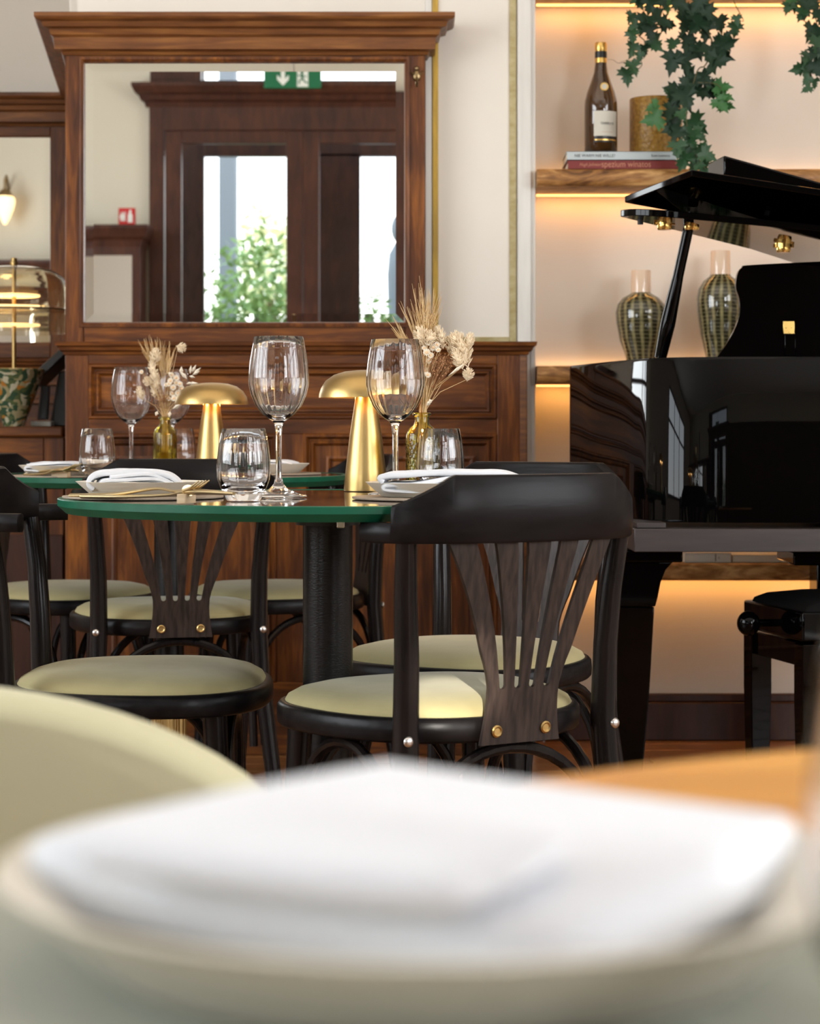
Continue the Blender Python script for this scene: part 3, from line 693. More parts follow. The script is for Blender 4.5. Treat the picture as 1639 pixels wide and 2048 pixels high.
place(ch, False, 'black bistro chair at the far left edge, facing right towards the far table', (PX(128, 5.0), 5.0, 0), R_(-118), G)

# ------------------------------------------------------------------ tables
def make_table(name, label, c, R, z, mats, col, nseg=128):
    t = thing(name, label, 'table', (c[0], c[1], 0))
    MB().lathe([(.0, z-.001), (R-.014, z-.001), (R-.012, z-.004), (.0, z-.004)], nseg).obj('top_surface', mats[0], t, ang=20)
    MB().lathe([(R-.013, z-.003), (R-.0125, z-.0002), (R-.001, z-.0002), (R, z-.0012), (R, z-.0105), (R-.012, z-.0215), (R-.05, z-.0215), (0, z-.0215), (0, z-.003)], nseg).obj('top_edge', mats[1], t, ang=20)
    MB().box(-.12, .12, -.06, .06, z-.030, z-.0215).obj('mounting_plate', M['black_plastic'], t, bevel=.002)
    if col == 'black':
        MB().lathe([(.0, .02), (.0375, .02), (.0375, z-.030), (0, z-.030)], 48).obj('column', M['leather'], t)
        MB().lathe([(.048, z-.042), (.048, z-.030), (0, z-.030)], 32).obj('collar', M['black_plastic'], t)
    else:
        rr = lambda i, a, r, zz: 1+.035*math.cos(20*a)
        MB().lathe([(.0, .02), (.033, .02), (.033, z-.030), (0, z-.030)], 48).obj('column', M['leather'], t)
        MB().lathe([(.034, .31), (.039, .308), (.039, .024), (.034, .022)], 160, rib=rr).obj('column_sleeve', M['brass'], t, label='fluted brass sleeve')
    MB().lathe([(.0, 0), (.215, 0), (.22, .004), (.215, .010), (.07, .022), (.0, .024)], 64).obj('base', M['leather'], t)
    return t
T1 = (-.123, 3.17); T2 = (-.535, 4.70); TZ = .75
t1 = make_table('round_table', 'nearer round table with thick green edge on a thick black column', T1, .4, TZ, (M['table_top'], M['green']), 'black')
bz = MB(); bx = PX(667, 2.84)-T1[0]; by = -.33
bz.box(bx-.006, bx+.006, -.052, -.040, TZ-.045, TZ-.0301); bz.obj('bolt', M['steel'], t1, bevel=.002)
make_table('round_table', 'farther round table with green edge, fluted brass at the foot of its column', T2, .4, TZ, (M['table_top'], M['green']), 'brass')
NT = (.42, .30); NZ = .725
t3 = make_table('round_table', 'honey-coloured wooden table close to the lens, blurred, under the big white plate', NT, .60, NZ, (M['near_top'], M['near_top']), 'black')

# ------------------------------------------------------------------ glassware
def make_wine():
    t = thing('wine_glass', 'x', 'glass')
    rim = .0365
    out = [(.0, 0), (.040, .0), (.0425, .0012), (.0420, .0024), (.030, .0055), (.015, .011), (.0068, .020), (.0046, .032), (.0042, .06), (.0044, .09), (.0056, .106), (.0085, .112),
           (.0145, .1162), (.0250, .1240), (.0345, .1365), (.0414, .152), (.0450, .168), (.0448, .182), (.0432, .200), (.0400, .220), (rim, .2385)]
    inn = [(rim-.0010, .2388), (.0388, .220), (.0419, .200), (.0435, .182), (.0436, .168), (.0400, .153), (.0330, .1385), (.0236, .1265), (.0130, .1200), (.005, .118), (.0, .1175)]
    ni = len(out)
    def rib(i, a, r, z):
        if i >= ni and .121 < z < .235: return 1+.012*math.cos(22*a)*math.sin((z-.121)/.114*PI)**.5
        return 1
    MB().lathe(out+inn, 88, rib=rib).obj('glass_body', M['glass'], t, ang=70)
    return t
def make_tumbler():
    t = thing('water_tumbler', 'x', 'glass')
    out = [(.0, 0), (.022, 0), (.0245, .002), (.0270, .008), (.0325, .018), (.0370, .030), (.0383, .043), (.0375, .060), (.0350, .080), (.0308, .1018)]
    inn = [(.0298, .1020), (.0338, .080), (.0361, .060), (.0367, .043), (.0350, .031), (.0290, .021), (.018, .0155), (.0, .0145)]
    ni = len(out)
    def rib(i, a, r, z):
        if i >= ni and .02 < z < .1: return 1+.012*math.cos(18*a)*math.sin((z-.02)/.08*PI)**.5
        return 1
    MB().lathe(out+inn, 72, rib=rib).obj('glass_body', M['glass'], t, ang=70)
    return t
wg = make_wine(); tb = make_tumbler()
GW = 'stemmed wine glasses'; GT = 'water tumblers'
place(wg, True, 'large clear wine glass standing beside the front tumbler, tallest in the picture', (PX(557, 3.15), 3.15, TZ), .1, GW)
place(wg, False, 'clear wine glass in front of the brass lamp and dried flowers, behind the right napkin', (PX(790, 3.25), 3.25, TZ), .3, GW)
place(wg, False, 'smaller-looking wine glass on the far table, left of the dried flowers', (PX(262, 4.72), 4.72, TZ), 0, GW)
place(wg, False, 'wine glass on the far table half hidden behind the dried white flowers', (PX(343, 4.88), 4.88, TZ), .5, GW)
place(tb, True, 'clear tumbler at the front of the green-edged table, left of the tall wine glass', (PX(487, 2.985), 2.985, TZ), 0, GT)
place(tb, False, 'clear tumbler in front of the patterned green vase, behind the right napkin', (PX(880, 3.36), 3.36, TZ), .2, GT)
place(tb, False, 'clear tumbler on the far table beside the left plate', (PX(194, 4.42), 4.42, TZ), 0, GT)
place(tb, False, 'clear tumbler on the far table right behind the ribbed olive vase', (PX(360, 5.0), 5.0, TZ), .4, GT)
place(tb, False, 'blurred clear tumbler at the right edge beside the big near plate', (.114, .40, NZ), .4, GT)

# ------------------------------------------------------------------ brass lamps
def make_lamp():
    t = thing('mushroom_lamp', 'x', 'lamp')
    MB().lathe([(.0, 0), (.0355, 0), (.036, .002), (.0335, .03), (.0265, .09), (.0190, .14), (.0155, .165), (0, .165)], 64).obj('stem', M['brass'], t, ang=40)
    dome = [(.0770, .1525), (.0765, .158), (.0735, .168), (.066, .180), (.052, .190), (.034, .1955), (.015, .1975), (.0, .198)]
    inn = [(.0, .195), (.034, .1925), (.05, .187), (.064, .177), (.0712, .166), (.0742, .157), (.0750, .1525)]
    MB().lathe(dome+inn+[dome[0]], 96).obj('shade', M['brass'], t, ang=50)
    MB().lathe([(.0, .172), (.020, .172), (.022, .168), (.018, .163), (.0, .163)], 24).obj('bulb', M['bulb'], t)
    return t
ml = make_lamp(); GL = 'brass mushroom table lamps'
for k, (x_, d_, lb) in enumerate(((731, 3.47, 'larger brushed brass mushroom lamp on the nearer table'), (423, 4.42, 'smaller-looking brass mushroom lamp on the far table beside the dried flowers'))):
    place(ml, k == 0, lb, (PX(x_, d_), d_, TZ), 0, GL)
    for a in range(4):
        l_ = bpy.data.lights.new('table_lamp_light', 'POINT'); l_.energy = .16; l_.color = (1, .55, .2); l_.shadow_soft_size = .008
        o = bpy.data.objects.new('table_lamp_light', l_); sc.collection.objects.link(o)
        an = PI/4+a*PI/2; o.location = (PX(x_, d_)+.036*math.cos(an), d_+.036*math.sin(an), TZ+.160)

# ------------------------------------------------------------------ plates, mats, napkins
def make_plate(R=.096, hgt=.021):
    t = thing('stoneware_plate', 'x', 'plate')
    MB().lathe([(.0, 0), (R*.72, 0), (R*.76, .001), (R*.985, hgt-.001), (R, hgt), (R-.003, hgt+.0002), (R*.74, .006), (.0, .004)], 96).obj('plate_body', M['ceramic'], t, ang=50)
    return t
def ribbon(path, th):
    """closed 2-D outline of a folded cloth whose centre line is path [(x, z)]"""
    P_ = [Vector(p) for p in path]; L = []; Rr = []
    for i, p in enumerate(P_):
        t = (P_[min(i+1, len(P_)-1)]-P_[max(i-1, 0)]).normalized(); n = Vector((-t.y, t.x))
        L.append(p+n*th/2); Rr.append(p-n*th/2)
    return L, Rr
def folded(name, label, paths, y0, y1, loc, rz, th=.0062, wob=.002, zs=1.0):
    m = MB(); ny = 12
    if not isinstance(paths[0][0], (list, tuple)): paths = [paths]
    for pi_, path in enumerate(paths):
        p = smooth(path); L, Rr = ribbon([(q.x, q.y) for q in p], th)
        rings = []
        for k in range(ny+1):
            y = y0+(y1-y0)*k/ny+(.004*pi_ if k == 0 else 0); sh_ = wob*math.sin(k*.8+1+pi_)
            e = .35 if k in (0, ny) else (.85 if k in (1, ny-1) else 1)
            ring_ = []
            for arr in (L, list(reversed(Rr))):
                for q, c in zip(arr, (p if arr is L else list(reversed(p)))):
                    qq = c+(q-c)*e
                    ring_.append((qq.x+sh_, y, qq.y*zs+.0009*math.sin(qq.x*70+k*.7)+.0006*math.sin(k*1.7+qq.x*25)))
            rings.append(ring_)
        m.rings(rings)
    o = m.obj(name, M['napkin'], None, ang=60)
    o.location = loc; o.rotation_euler = (0, 0, rz)
    return tag(o, label, 'napkin', 'folded white linen napkins')
pt = make_plate(); GP = 'ribbed beige stoneware plates'
plates = [((-.397, 3.125), 'beige plate under the left napkin on the nearer table'), ((PX(862, 3.08), 3.08), 'beige plate under the right napkin, partly hidden by the nearest chair'),
          ((PX(128, 4.50), 4.50), 'beige plate at the left end of the far table'), ((PX(533, 4.72), 4.72), 'beige plate on the far table, seen behind the tall wine glass stem')]
for i, (c, lb) in enumerate(plates):
    place(pt, i == 0, lb, (c[0], c[1], TZ+.0032), 0, GP)
    mo = MB().lathe([(.0, 0), (.118, 0), (.1185, .0015), (.118, .003), (0, .003)], 64).obj('placemat', M['placemat'])
    mo.location = (c[0]+.003, c[1], TZ+.0001)
    tag(mo, 'taupe mat under the '+lb.replace('beige ', '').replace(', partly hidden by the nearest chair', '').replace(', seen behind the tall wine glass stem', ' behind the stem'), 'placemat', 'round taupe placemats')
# left napkin: rolled folds seen end-on
inner = [(.052, .0035), (.0, .0045), (-.045, .0045), (-.054, .0085), (-.046, .0125), (-.01, .0135), (.028, .0128), (.044, .0085), (.047, .0050)]
cover = [(.062, .0035), (.060, .0105), (.046, .0175), (.020, .0205), (-.015, .0215), (-.048, .0200), (-.064, .0150), (-.0685, .0080), (-.062, .0030)]
mid_ = [(.050, .0090), (.020, .0175), (-.01, .0185), (-.040, .0165)]
folded('napkin', 'white napkin folded in rolls on the left plate of the nearer table', [inner, mid_, cover], -.055, .055, (-.402, 3.115, TZ+.0105), R_(8), zs=1.3)
top2 = [(-.070, .016), (-.074, .022), (-.055, .0265), (-.02, .0285), (.03, .0295), (.09, .0290), (.118, .0230), (.128, .0180)]
low2 = [(-.066, .010), (-.03, .0125), (0, .0165), (.03, .0215), (.07, .0220), (.10, .0180)]
bot2 = [(.085, .006), (.03, .005), (-.03, .0045), (-.062, .0050), (-.070, .0085), (-.060, .0120), (-.02, .0125), (.03, .0125), (.07, .0130)]
folded('napkin', 'white napkin draped on the right plate behind the nearest chair back', [bot2, low2, top2], -.06, .05, (PX(868, 3.07), 3.06, TZ+.0085), R_(-4), wob=.001, th=.0085)
b3_ = [(.060, .0035), (.0, .004), (-.055, .0045), (-.064, .008), (-.055, .0115), (.0, .0120), (.045, .0115)]
t3_ = [(-.060, .0150), (-.030, .0185), (.010, .0190), (.045, .0180), (.060, .0145), (.056, .0110)]
folded('napkin', 'white napkin on the left plate of the far table', [b3_, t3_], -.05, .05, (PX(118, 4.50), 4.48, TZ+.0095), R_(4))
folded('napkin', 'white napkin on the far plate behind the tall wine glass', [b3_, t3_], -.05, .05, (PX(537, 4.72), 4.72, TZ+.0095), R_(-10))
# cutlery and rests
def cutlery(name, label, pts, rad, flat, tines=None):
    t = thing(name, label, 'cutlery', pts[0], group='matt gold cutlery'); o0 = Vector(pts[0])
    p = [Vector(q) for q in pts]; sm = []
    N = len(p)
    for i in range(N-1):
        a, b, c, d = p[max(i-1, 0)], p[i], p[i+1], p[min(i+2, N-1)]
        for k in range(5):
            u = k/5; sm.append(.5*((2*b)+(c-a)*u+(2*a-5*b+4*c-d)*u*u+(3*b-a-3*c+d)*u**3)-o0)
    sm.append(p[-1]-o0); rr = []
    for i in range(len(sm)):
        u = i/(len(sm)-1)*(len(rad)-1); k = min(int(u), len(rad)-2); rr.append(rad[k]+(rad[k+1]-rad[k])*(u-k))
    MB().tube(sm, rr, 12, flat=flat, up=(0, 0, 1)).obj('handle' if tines else 'blade_and_handle', M['cutlery'], t)
    if tines:
        e = sm[-1]; dr_ = (sm[-1]-sm[-3]).normalized(); side = dr_.cross(Vector((0, 0, 1))).normalized()
        for k in (-1.5, -.5, .5, 1.5):
            s0 = e-dr_*.002+side*k*.0052
            MB().tube([s0, s0+dr_*.02+Vector((0, 0, .002)), s0+dr_*.042+Vector((0, 0, .008))], [.0020, .0018, .0008], 6).obj('tine', M['cutlery'], t)
    return t
cutlery('dinner_fork', 'gold fork with raised tines resting on the block of the nearer table',
        [(-.492, 3.07, TZ+.0045), (-.42, 3.0, .7585), (-.355, 2.935, .7685), (-.325, 2.895, .7665), (-.308, 2.875, .7665), (-.300, 2.865, .7680)], [.0045, .004, .003, .0022, .004, .0105], .75, tines=True)
cutlery('dinner_knife', 'gold knife lying beside the fork on the nearer table',
        [(-.470, 3.035, TZ+.0045), (-.40, 2.975, .756), (-.33, 2.90, .761), (-.295, 2.86, .7665), (-.235, 2.825, .765)], [.0055, .005, .0042, .008, .004], .55)
rb = MB().box(-.006, .006, -.020, .020, 0, .0135).obj('cutlery_rest', M['woodlight'], bevel=.001); rb.location = (PX(371, 2.86), 2.87, TZ+.0001); rb.rotation_euler = (0, 0, R_(-16))
tag(rb, 'small wooden cutlery rest block on the nearer table', 'cutlery rest', 'wooden cutlery rests')
cutlery('dinner_fork', 'gold fork in front of the left plate of the far table',
        [(PX(52, 4.5), 4.50, TZ+.005), (PX(85, 4.42), 4.42, .762), (PX(108, 4.37), 4.37, .7665), (PX(122, 4.36), 4.36, .7655), (PX(132, 4.35), 4.35, .767)], [.0045, .004, .003, .0024, .009], .75, tines=True)
cutlery('dinner_knife', 'gold knife in front of the left plate of the far table',
        [(PX(50, 4.44), 4.44, TZ+.005), (PX(90, 4.40), 4.40, .758), (PX(118, 4.36), 4.36, .7665), (PX(158, 4.35), 4.35, .765)], [.005, .004, .0075, .004], .6)
rb2 = rb.copy(); sc.collection.objects.link(rb2); rb2.location = (PX(121, 4.38), 4.385, TZ+.0001); rb2.rotation_euler = (0, 0, R_(64)); rb2['label'] = 'small wooden cutlery rest block on the far table'

# ------------------------------------------------------------------ flower vases and dried bouquets
def make_vase(name, label, loc, kind):
    t = thing(name, label, 'vase', loc)
    prof = [(.0, 0), (.0225, 0), (.0248, .003), (.0252, .012), (.0252, .085), (.0245, .093), (.0205, .102), (.0135, .108), (.0115, .113), (.0115, .121), (.0150, .1235), (.0150, .1265), (.0135, .128)]
    inn = [(.0105, .128), (.0095, .121), (.0095, .113), (.0115, .106), (.0185, .100), (.0222, .092), (.0228, .085), (.0228, .012), (.020, .006), (.0, .005)]
    def rib(i, a, r, z):
        if i >= len(prof) or z < .004 or z > .098: return 1
        if kind == 'rib': return 1+.030*abs(math.cos(15*a))
        return 1+.045*abs(math.cos(9*a+z*230))*abs(math.cos(9*a-z*230))
    pr = []
    for i in range(len(prof)-1):
        a, b = prof[i], prof[i+1]; n = 28 if (i == 3 and kind != 'rib') else 1
        for k in range(n): pr.append((a[0]+(b[0]-a[0])*k/n, a[1]+(b[1]-a[1])*k/n))
    pr.append(prof[-1]); prof = pr
    MB().lathe(prof+inn, 120, rib=rib).obj('glass_body', M['glass_olive'], t, ang=50)
    MB().lathe([(.0, .0065), (.0215, .0065), (.0222, .012), (.0222, .050), (.0, .050)], 40).obj('water', M['water'], t, ang=40)
    return t
V1 = (PX(843, 3.44), 3.44, TZ); V2 = (PX(330, 4.62), 4.62, TZ)
make_vase('flower_vase', 'olive glass vase with diamond relief on the nearer table', V1, 'diamond')
make_vase('flower_vase', 'olive glass vase with upright ribs on the far table', V2, 'rib')
def awn_ear(t, base, tip, s):
    b = Vector(base); e = Vector(tip); d = e-b; L = d.length; dn = d.normalized()
    m = MB(); sd = dn.cross(Vector((0, 1, 0))).normalized(); up = dn.cross(sd)
    for k in range(9):
        for q in (-1, 1):
            c = b+d*(k/9)*.62+sd*q*s*.9*(1-.4*k/9)+up*random.uniform(-1, 1)*s*.5
            m.ell(c, (s*.55, s*.5, s*1.7), 6, 4, ax=dn+sd*q*.35)
            a = c+dn*s
            tt = a+dn*L*random.uniform(.45, .75)+sd*q*L*random.uniform(.02, .16)+up*random.uniform(-.1, .1)*L
            m.tube([a, (a+tt)/2+sd*q*s*.2, tt], [.00055, .00045, .0002], 4)
    m.obj('wheat_ear', M['straw'], t)
def seed_head(t, c, r, ax):
    m = MB(); m.ell(c, (r[0]*.6, r[0]*.6, r[1]*.8), 10, 8, ax=ax); A = Vector(ax).normalized()
    q = Vector((0, 0, 1)).rotation_difference(A)
    for k in range(120):
        u = random.uniform(-1, 1); a = random.uniform(0, 2*PI); w = math.sqrt(1-u*u)
        p = q @ Vector((r[0]*.8*w*math.cos(a), r[0]*.8*w*math.sin(a), r[1]*.9*u))
        n = q @ Vector((w*math.cos(a), w*math.sin(a), u*.4+.7))
        m.ell(Vector(c)+p, (r[0]*.075, r[0]*.06, r[0]*.46), 4, 3, ax=n)
    m.obj('seed_head', M['seed'], t)
def floret(t, c, r):
    m = MB(); c = Vector(c); f = Vector((random.uniform(-.4, .4), -1, random.uniform(-.1, .5))).normalized()
    a = f.cross(Vector((0, 0, 1))).normalized(); b = f.cross(a)
    for k in range(12):
        an = 2*PI*k/12; d = a*math.cos(an)+b*math.sin(an)
        m.ell(c+d*r*.62+f*r*.1, (r*.20, r*.12, r*.42), 5, 3, ax=d+f*.35)
    o = m.obj('floret', M['floret'], t)
    MB().ell(c+f*r*.12, (r*.42, r*.42, r*.25), 10, 5, ax=f).obj('floret_centre', M['floret_eye'], o)
def bouquet(label, root, d, neck, ears, heads, florets, sprays, leaves, ndots):
    t = thing('dried_bouquet', label, 'flowers', root); o = Vector(root)
    def w(px, py, dd=0): return P(px, py, d+dd)-o
    nk = w(neck[0], neck[1]); bt = Vector((0, 0, .02)); s = d/3.44
    st = MB()
    def stem(end, r=.0007):
        j = Vector((random.uniform(-.006, .006), random.uniform(-.006, .006), 0))
        b = Vector((random.uniform(-.012, .012), random.uniform(-.01, .01), .008))
        e = Vector(end); n_ = nk+j; m_ = n_.lerp(e, .5)+Vector(((e-n_).x*-.12, 0, (e-n_).length*.05))
        st.tube([b, n_, m_, e], [r, r, r*.9, r*.6], 5)
    for (x0, y0, x1, y1) in ears:
        dd = random.uniform(-.015, .02); awn_ear(t, w(x0, y0, dd), w(x1, y1-(y0-y1)*.12, dd), .0021); stem(w(x0, y0, dd))
    for (x, y, rx, ry, ax, az) in heads:
        dd = random.uniform(-.02, .01); seed_head(t, w(x, y, dd), (rx*d/F, ry*d/F), (ax, 0, az))
        stem(w(x, y, dd)-Vector((ax, 0, az)).normalized()*ry*d/F*.8)
    for (x, y, r) in florets:
        dd = random.uniform(-.025, -.01); floret(t, w(x, y, dd), r*d/F); stem(w(x, y, dd+.004))
    for (x, y) in sprays: stem(w(x, y, random.uniform(-.01, .02)), .0006)
    st.obj('stem', M['straw'], t, kind='stuff')
    dm = MB()
    for (cx, cy, rx, ry) in ndots:
        for _ in range(130):
            x = random.gauss(cx, rx*.55); y = random.gauss(cy, ry*.5); p = w(x, y, random.uniform(-.02, .025))
            dm.ell(p, (.0013, .0013, .0016), 5, 3)
            if random.random() < .5: dm.tube([p, p.lerp(nk, random.uniform(.2, .5))+Vector((0, 0, .002))], [.0003, .0004], 3)
    dm.obj('filler_sprig', M['twig'], t, kind='stuff')
    for (x0, y0, x1, y1, wd) in leaves:
        a = w(x0, y0, -.02); b = w(x1, y1, -.025); dn = (b-a); sd = dn.cross(Vector((0, 1, 0))).normalized()*wd*d/F
        MB().add([a, a.lerp(b, .45)+sd+Vector((0, -.002, 0)), b, a.lerp(b, .45)-sd+Vector((0, .002, 0)), a.lerp(b, .5)+Vector((0, -.004, 0))], [(0, 1, 4), (1, 2, 4), (2, 3, 4), (3, 0, 4)]).obj('dried_leaf', M['floret'], t, smooth=False)
bouquet('large dried bouquet of wheat, seed heads and white florets in the diamond vase', V1, 3.44, (845, 820),
        [(818, 700, 788, 655), (838, 690, 812, 628), (842, 680, 834, 600), (850, 672, 850, 590), (856, 668, 864, 610), (862, 672, 874, 600), (826, 705, 800, 668), (848, 690, 842, 625)],
        [(880, 674, 12, 24, -.25, 1), (923, 700, 20, 36, -.35, 1), (905, 685, 14, 24, .3, 1), (938, 681, 10, 16, .2, 1), (936, 749, 11, 12, .2, 1), (842, 672, 15, 19, -.3, 1), (858, 676, 12, 15, .4, 1), (915, 718, 12, 22, -.5, 1)],
        [(856, 685, 7), (863, 679, 6), (866, 695, 8), (873, 690, 7), (853, 705, 8), (861, 711, 7), (857, 722, 6), (850, 742, 8), (855, 750, 7), (876, 700, 6), (848, 696, 6), (862, 688, 6)],
        [(870+random.uniform(-22, 30), 735+random.uniform(-25, 35)) for _ in range(26)],
        [(930, 726, 895, 752, 3), (862, 806, 858, 798, 5), (852, 812, 862, 800, 4)], [(868, 735, 22, 22), (835, 745, 16, 30), (890, 725, 16, 18), (830, 800, 10, 10)])
bouquet('smaller dried bouquet with round button florets in the ribbed olive vase', V2, 4.62, (330, 832),
        [(302, 728, 286, 692), (308, 735, 296, 690), (314, 728, 308, 688), (330, 748, 332, 700), (326, 755, 322, 702), (336, 745, 344, 700), (322, 740, 318, 696)],
        [(310, 712, 11, 15, .2, 1), (306, 742, 9, 22, -.2, 1), (312, 765, 9, 18, .1, 1), (362, 695, 10, 8, 1, -.3), (281, 786, 8, 14, -.3, 1), (308, 778, 8, 17, -.1, 1), (296, 763, 9, 9, -1, .4)],
        [(346, 775, 7), (345, 787, 7), (356, 786, 7), (363, 777, 7), (348, 797, 7), (338, 798, 5), (357, 799, 6), (352, 756, 7), (341, 762, 7), (338, 768, 6), (283, 744, 5), (352, 766, 6), (366, 790, 6), (343, 750, 6), (360, 768, 6), (332, 770, 5), (370, 798, 5), (362, 804, 6)],
        [(325+random.uniform(-20, 40), 790+random.uniform(-30, 25)) for _ in range(20)],
        [(374, 758, 360, 742, 4), (380, 748, 382, 730, 3), (384, 745, 392, 729, 3), (386, 748, 402, 735, 3), (384, 750, 400, 742, 3), (378, 752, 390, 755, 3), (372, 768, 385, 765, 3), (380, 775, 402, 788, 6), (376, 768, 396, 766, 4), (362, 750, 363, 732, 4),
         (344, 750, 336, 745, 4), (364, 800, 385, 795, 3), (345, 818, 362, 808, 4), (340, 822, 338, 835, 4), (315, 822, 311, 832, 4)], [(325, 800, 14, 16), (350, 775, 14, 16)])

# ------------------------------------------------------------------ piano
pn = thing('grand_piano', 'glossy black grand piano with raised lid on the right', 'piano', (0, 0, 0))
def arc_pts(pts, n=8):
    return [(q.x, q.y) for q in smooth(pts, n)]
out_l = arc_pts([(.372, 4.93), (.40, 4.77), (.445, 4.57), (.476, 4.45), (.500, 4.385), (.545, 4.335), (.615, 4.308), (.70, 4.300), (.85, 4.298)], 7)
outline = out_l+[(1.85, 4.29), (1.85, 5.42), (.52, 5.42), (.40, 5.15)]
cx_, cy_ = 1.1, 4.86
ins = [(x+(cx_-x)*.06, y+(cy_-y)*.09) for x, y in outline]
ZR0, ZR1 = .660, .998
MB().rings([[(x, y, ZR0) for x, y in outline], [(x, y, ZR1-.006) for x, y in outline], [(x+(cx_-x)*.004, y+(cy_-y)*.006, ZR1) for x, y in outline], [(x, y, ZR1) for x, y in ins], [(x, y, .90) for x, y in ins]], True, True).obj('rim', M['piano'], pn, ang=40)
kb = 4.26
box('key_bed', M['piano_satin'], (PX(1268, kb), 1.8, kb, 4.60, PZ(1104, kb), PZ(1058, kb)), pn, bevel=.0015)
box('block', M['piano_satin'], (PX(1273, kb+.02), PX(1331, kb+.02), kb+.02, 4.5, PZ(1057, kb), .661), pn, bevel=.001)
ld_ = 4.42
box('leg_plate', M['piano'], (PX(1243, ld_), PX(1365, ld_), ld_, 4.62, PZ(1125, ld_), PZ(1100, ld_)), pn, bevel=.004)
MB().prism([(PX(1228, ld_), PZ(1125, ld_)), (PX(1346, ld_), PZ(1125, ld_)), (PX(1332, ld_), PZ(1140, ld_)), (PX(1322, ld_), PZ(1165, ld_)), (PX(1316, ld_), PZ(1195, ld_)), (PX(1311, ld_), PZ(1214, ld_)), (PX(1232, ld_), PZ(1214, ld_))], ld_+.01, ld_+.16).obj('leg_capital', M['piano'], pn, ang=40, bevel=.002)
MB().rings([[(PX(a, ld_), y, z) for a, y in ((1234, ld_+.015), (b, ld_+.015), (b, ld_+.13), (1234, ld_+.13))] for b, z in ((1310, PZ(1215, ld_)), (1299, PZ(1400, ld_)), (1287, PZ(1540, ld_)), (1284, .06))]).obj('leg', M['piano'], pn, smooth=False, bevel=.003)
MB().lathe([(0, 0), (.022, 0), (.024, .02), (.02, .045), (.01, .06), (0, .06)], 16, c=(PX(1262, ld_), ld_+.07, 0)).obj('castor', M['brass_piano'], pn)
MB().box(PX(1586, kb+.1), 1.3, kb+.1, kb+.3, PZ(1131, kb+.1), PZ(1103, kb+.1)).obj('pedal_box', M['piano'], pn, bevel=.004)
lyr = MB().box(1.02, 1.05, 4.40, 4.43, .10, .605).box(1.12, 1.15, 4.40, 4.43, .10, .605).box(1.0, 1.18, 4.38, 4.47, .06, .10)
lyr.obj('pedal_lyre', M['piano'], pn, bevel=.004)
box('leg', M['piano'], (1.62, 1.72, 4.42, 4.52, 0, .66), pn, bevel=.003); box('leg', M['piano'], (1.0, 1.1, 5.2, 5.3, 0, .66), pn, bevel=.003)
# lid: main board, curved at the tail
def lz(x): return 1.3296-.099*x
lid_o = arc_pts([(.432, 4.345), (.452, 4.302), (.50, 4.272), (.58, 4.262), (.70, 4.258), (.90, 4.255)], 6)+[(1.85, 4.25), (1.85, 5.42), (1.20, 5.42), (.9225, 5.0), (.763, 4.74), (.59, 4.53)]
MB().rings([[(x, y, lz(x)) for x, y in lid_o], [(x, y, lz(x)+.014) for x, y in lid_o]]).obj('lid', M['piano'], pn, ang=40, bevel=.0015)
# front flap folded over, standing proud above the lid
def plane(a, b, c):
    n = (b-a).cross(c-a); return lambda x, y: a.z-((x-a.x)*n.x+(y-a.y)*n.y)/n.z
A_, B_, C_ = Vector((.452, 4.46, 1.328)), Vector((.556, 4.18, 1.350)), Vector((.83, 4.20, 1.305))
fz = plane(A_, B_, C_)
quad = [(A_.x, A_.y), (B_.x, B_.y), (1.85, 4.17), (1.85, 4.62)]
MB().rings([[(x, y, fz(x, y)) for x, y in quad], [(x+(-.0), y, fz(x, y)+.014) for x, y in quad]]).obj('lid_flap', M['piano'], pn, smooth=False, bevel=.002)
q2 = [P(1447, 352, 4.46), P(1660, 412, 4.46)]
u2 = (q2[1]-q2[0]); u2 = u2/u2.x
q2b = q2[0]+u2*1.1
MB().add([q2[0], q2b, q2b+Vector((0, 0, .044)), q2[0]+Vector((0, 0, .044)), q2[0]+Vector((-.016, .13, 0)), q2b+Vector((0, .13, 0)), q2b+Vector((0, .13, .044)), q2[0]+Vector((-.016, .13, .044))],
         [(0, 1, 2, 3), (4, 7, 6, 5), (0, 3, 7, 4), (1, 5, 6, 2), (3, 2, 6, 7), (0, 4, 5, 1)]).obj('lid_front_board', M['piano'], pn, bevel=.004)
pa, pb = P(1383, 425, 4.42), P(1320, 716, 4.47)
prs = [pa.lerp(pb, i_/30) for i_ in range(31)]
MB().tube(prs, [.0112+.0050*max(0, 1-abs(i_/30-.76)/.32)**.8 for i_ in range(31)], 16).obj('lid_prop', M['piano'], pn, ang=50)
def knob(px, py, d):
    c = P(px, py, d); s_ = .0185
    m = MB().lathe([(.0, -.014), (.014, -.014), (.0155, -.009), (.0155, -.003), (.019, -.003), (.019, .006), (.0165, .006), (.0165, .013), (0, .013)], 28, c=c)
    m.box(c.x-.022, c.x-.015, c.y-.004, c.y+.004, c.z-.004, c.z+.004); m.box(c.x+.015, c.x+.022, c.y-.004, c.y+.004, c.z-.004, c.z+.004)
    m.obj('hinge_knob', M['brass_piano'], pn, ang=30, label='brass lid fitting')
knob(1328, 446, 4.385); knob(1383, 447, 4.40); knob(1566, 492, 4.56)
for (a, b, d) in ((1280, 443, 4.36), (1530, 452, 4.42)):
    c = P(a, b, d); MB().lathe([(.0, -.006), (.006, -.006), (.006, .006), (0, .006)], 14, c=c).obj('bumper', M['rubber'], pn)
md = 4.62
desk = smooth([(1432, 716), (1452, 688), (1470, 655), (1478, 628), (1478, 600), (1472, 580), (1471, 566), (1475, 545), (1484, 534), (1500, 530), (1640, 523), (1800, 518)], 5)
dk = [(PX(q.x, md), PZ(q.y, md)) for q in desk]+[(PX(1800, md), PZ(716, md))]
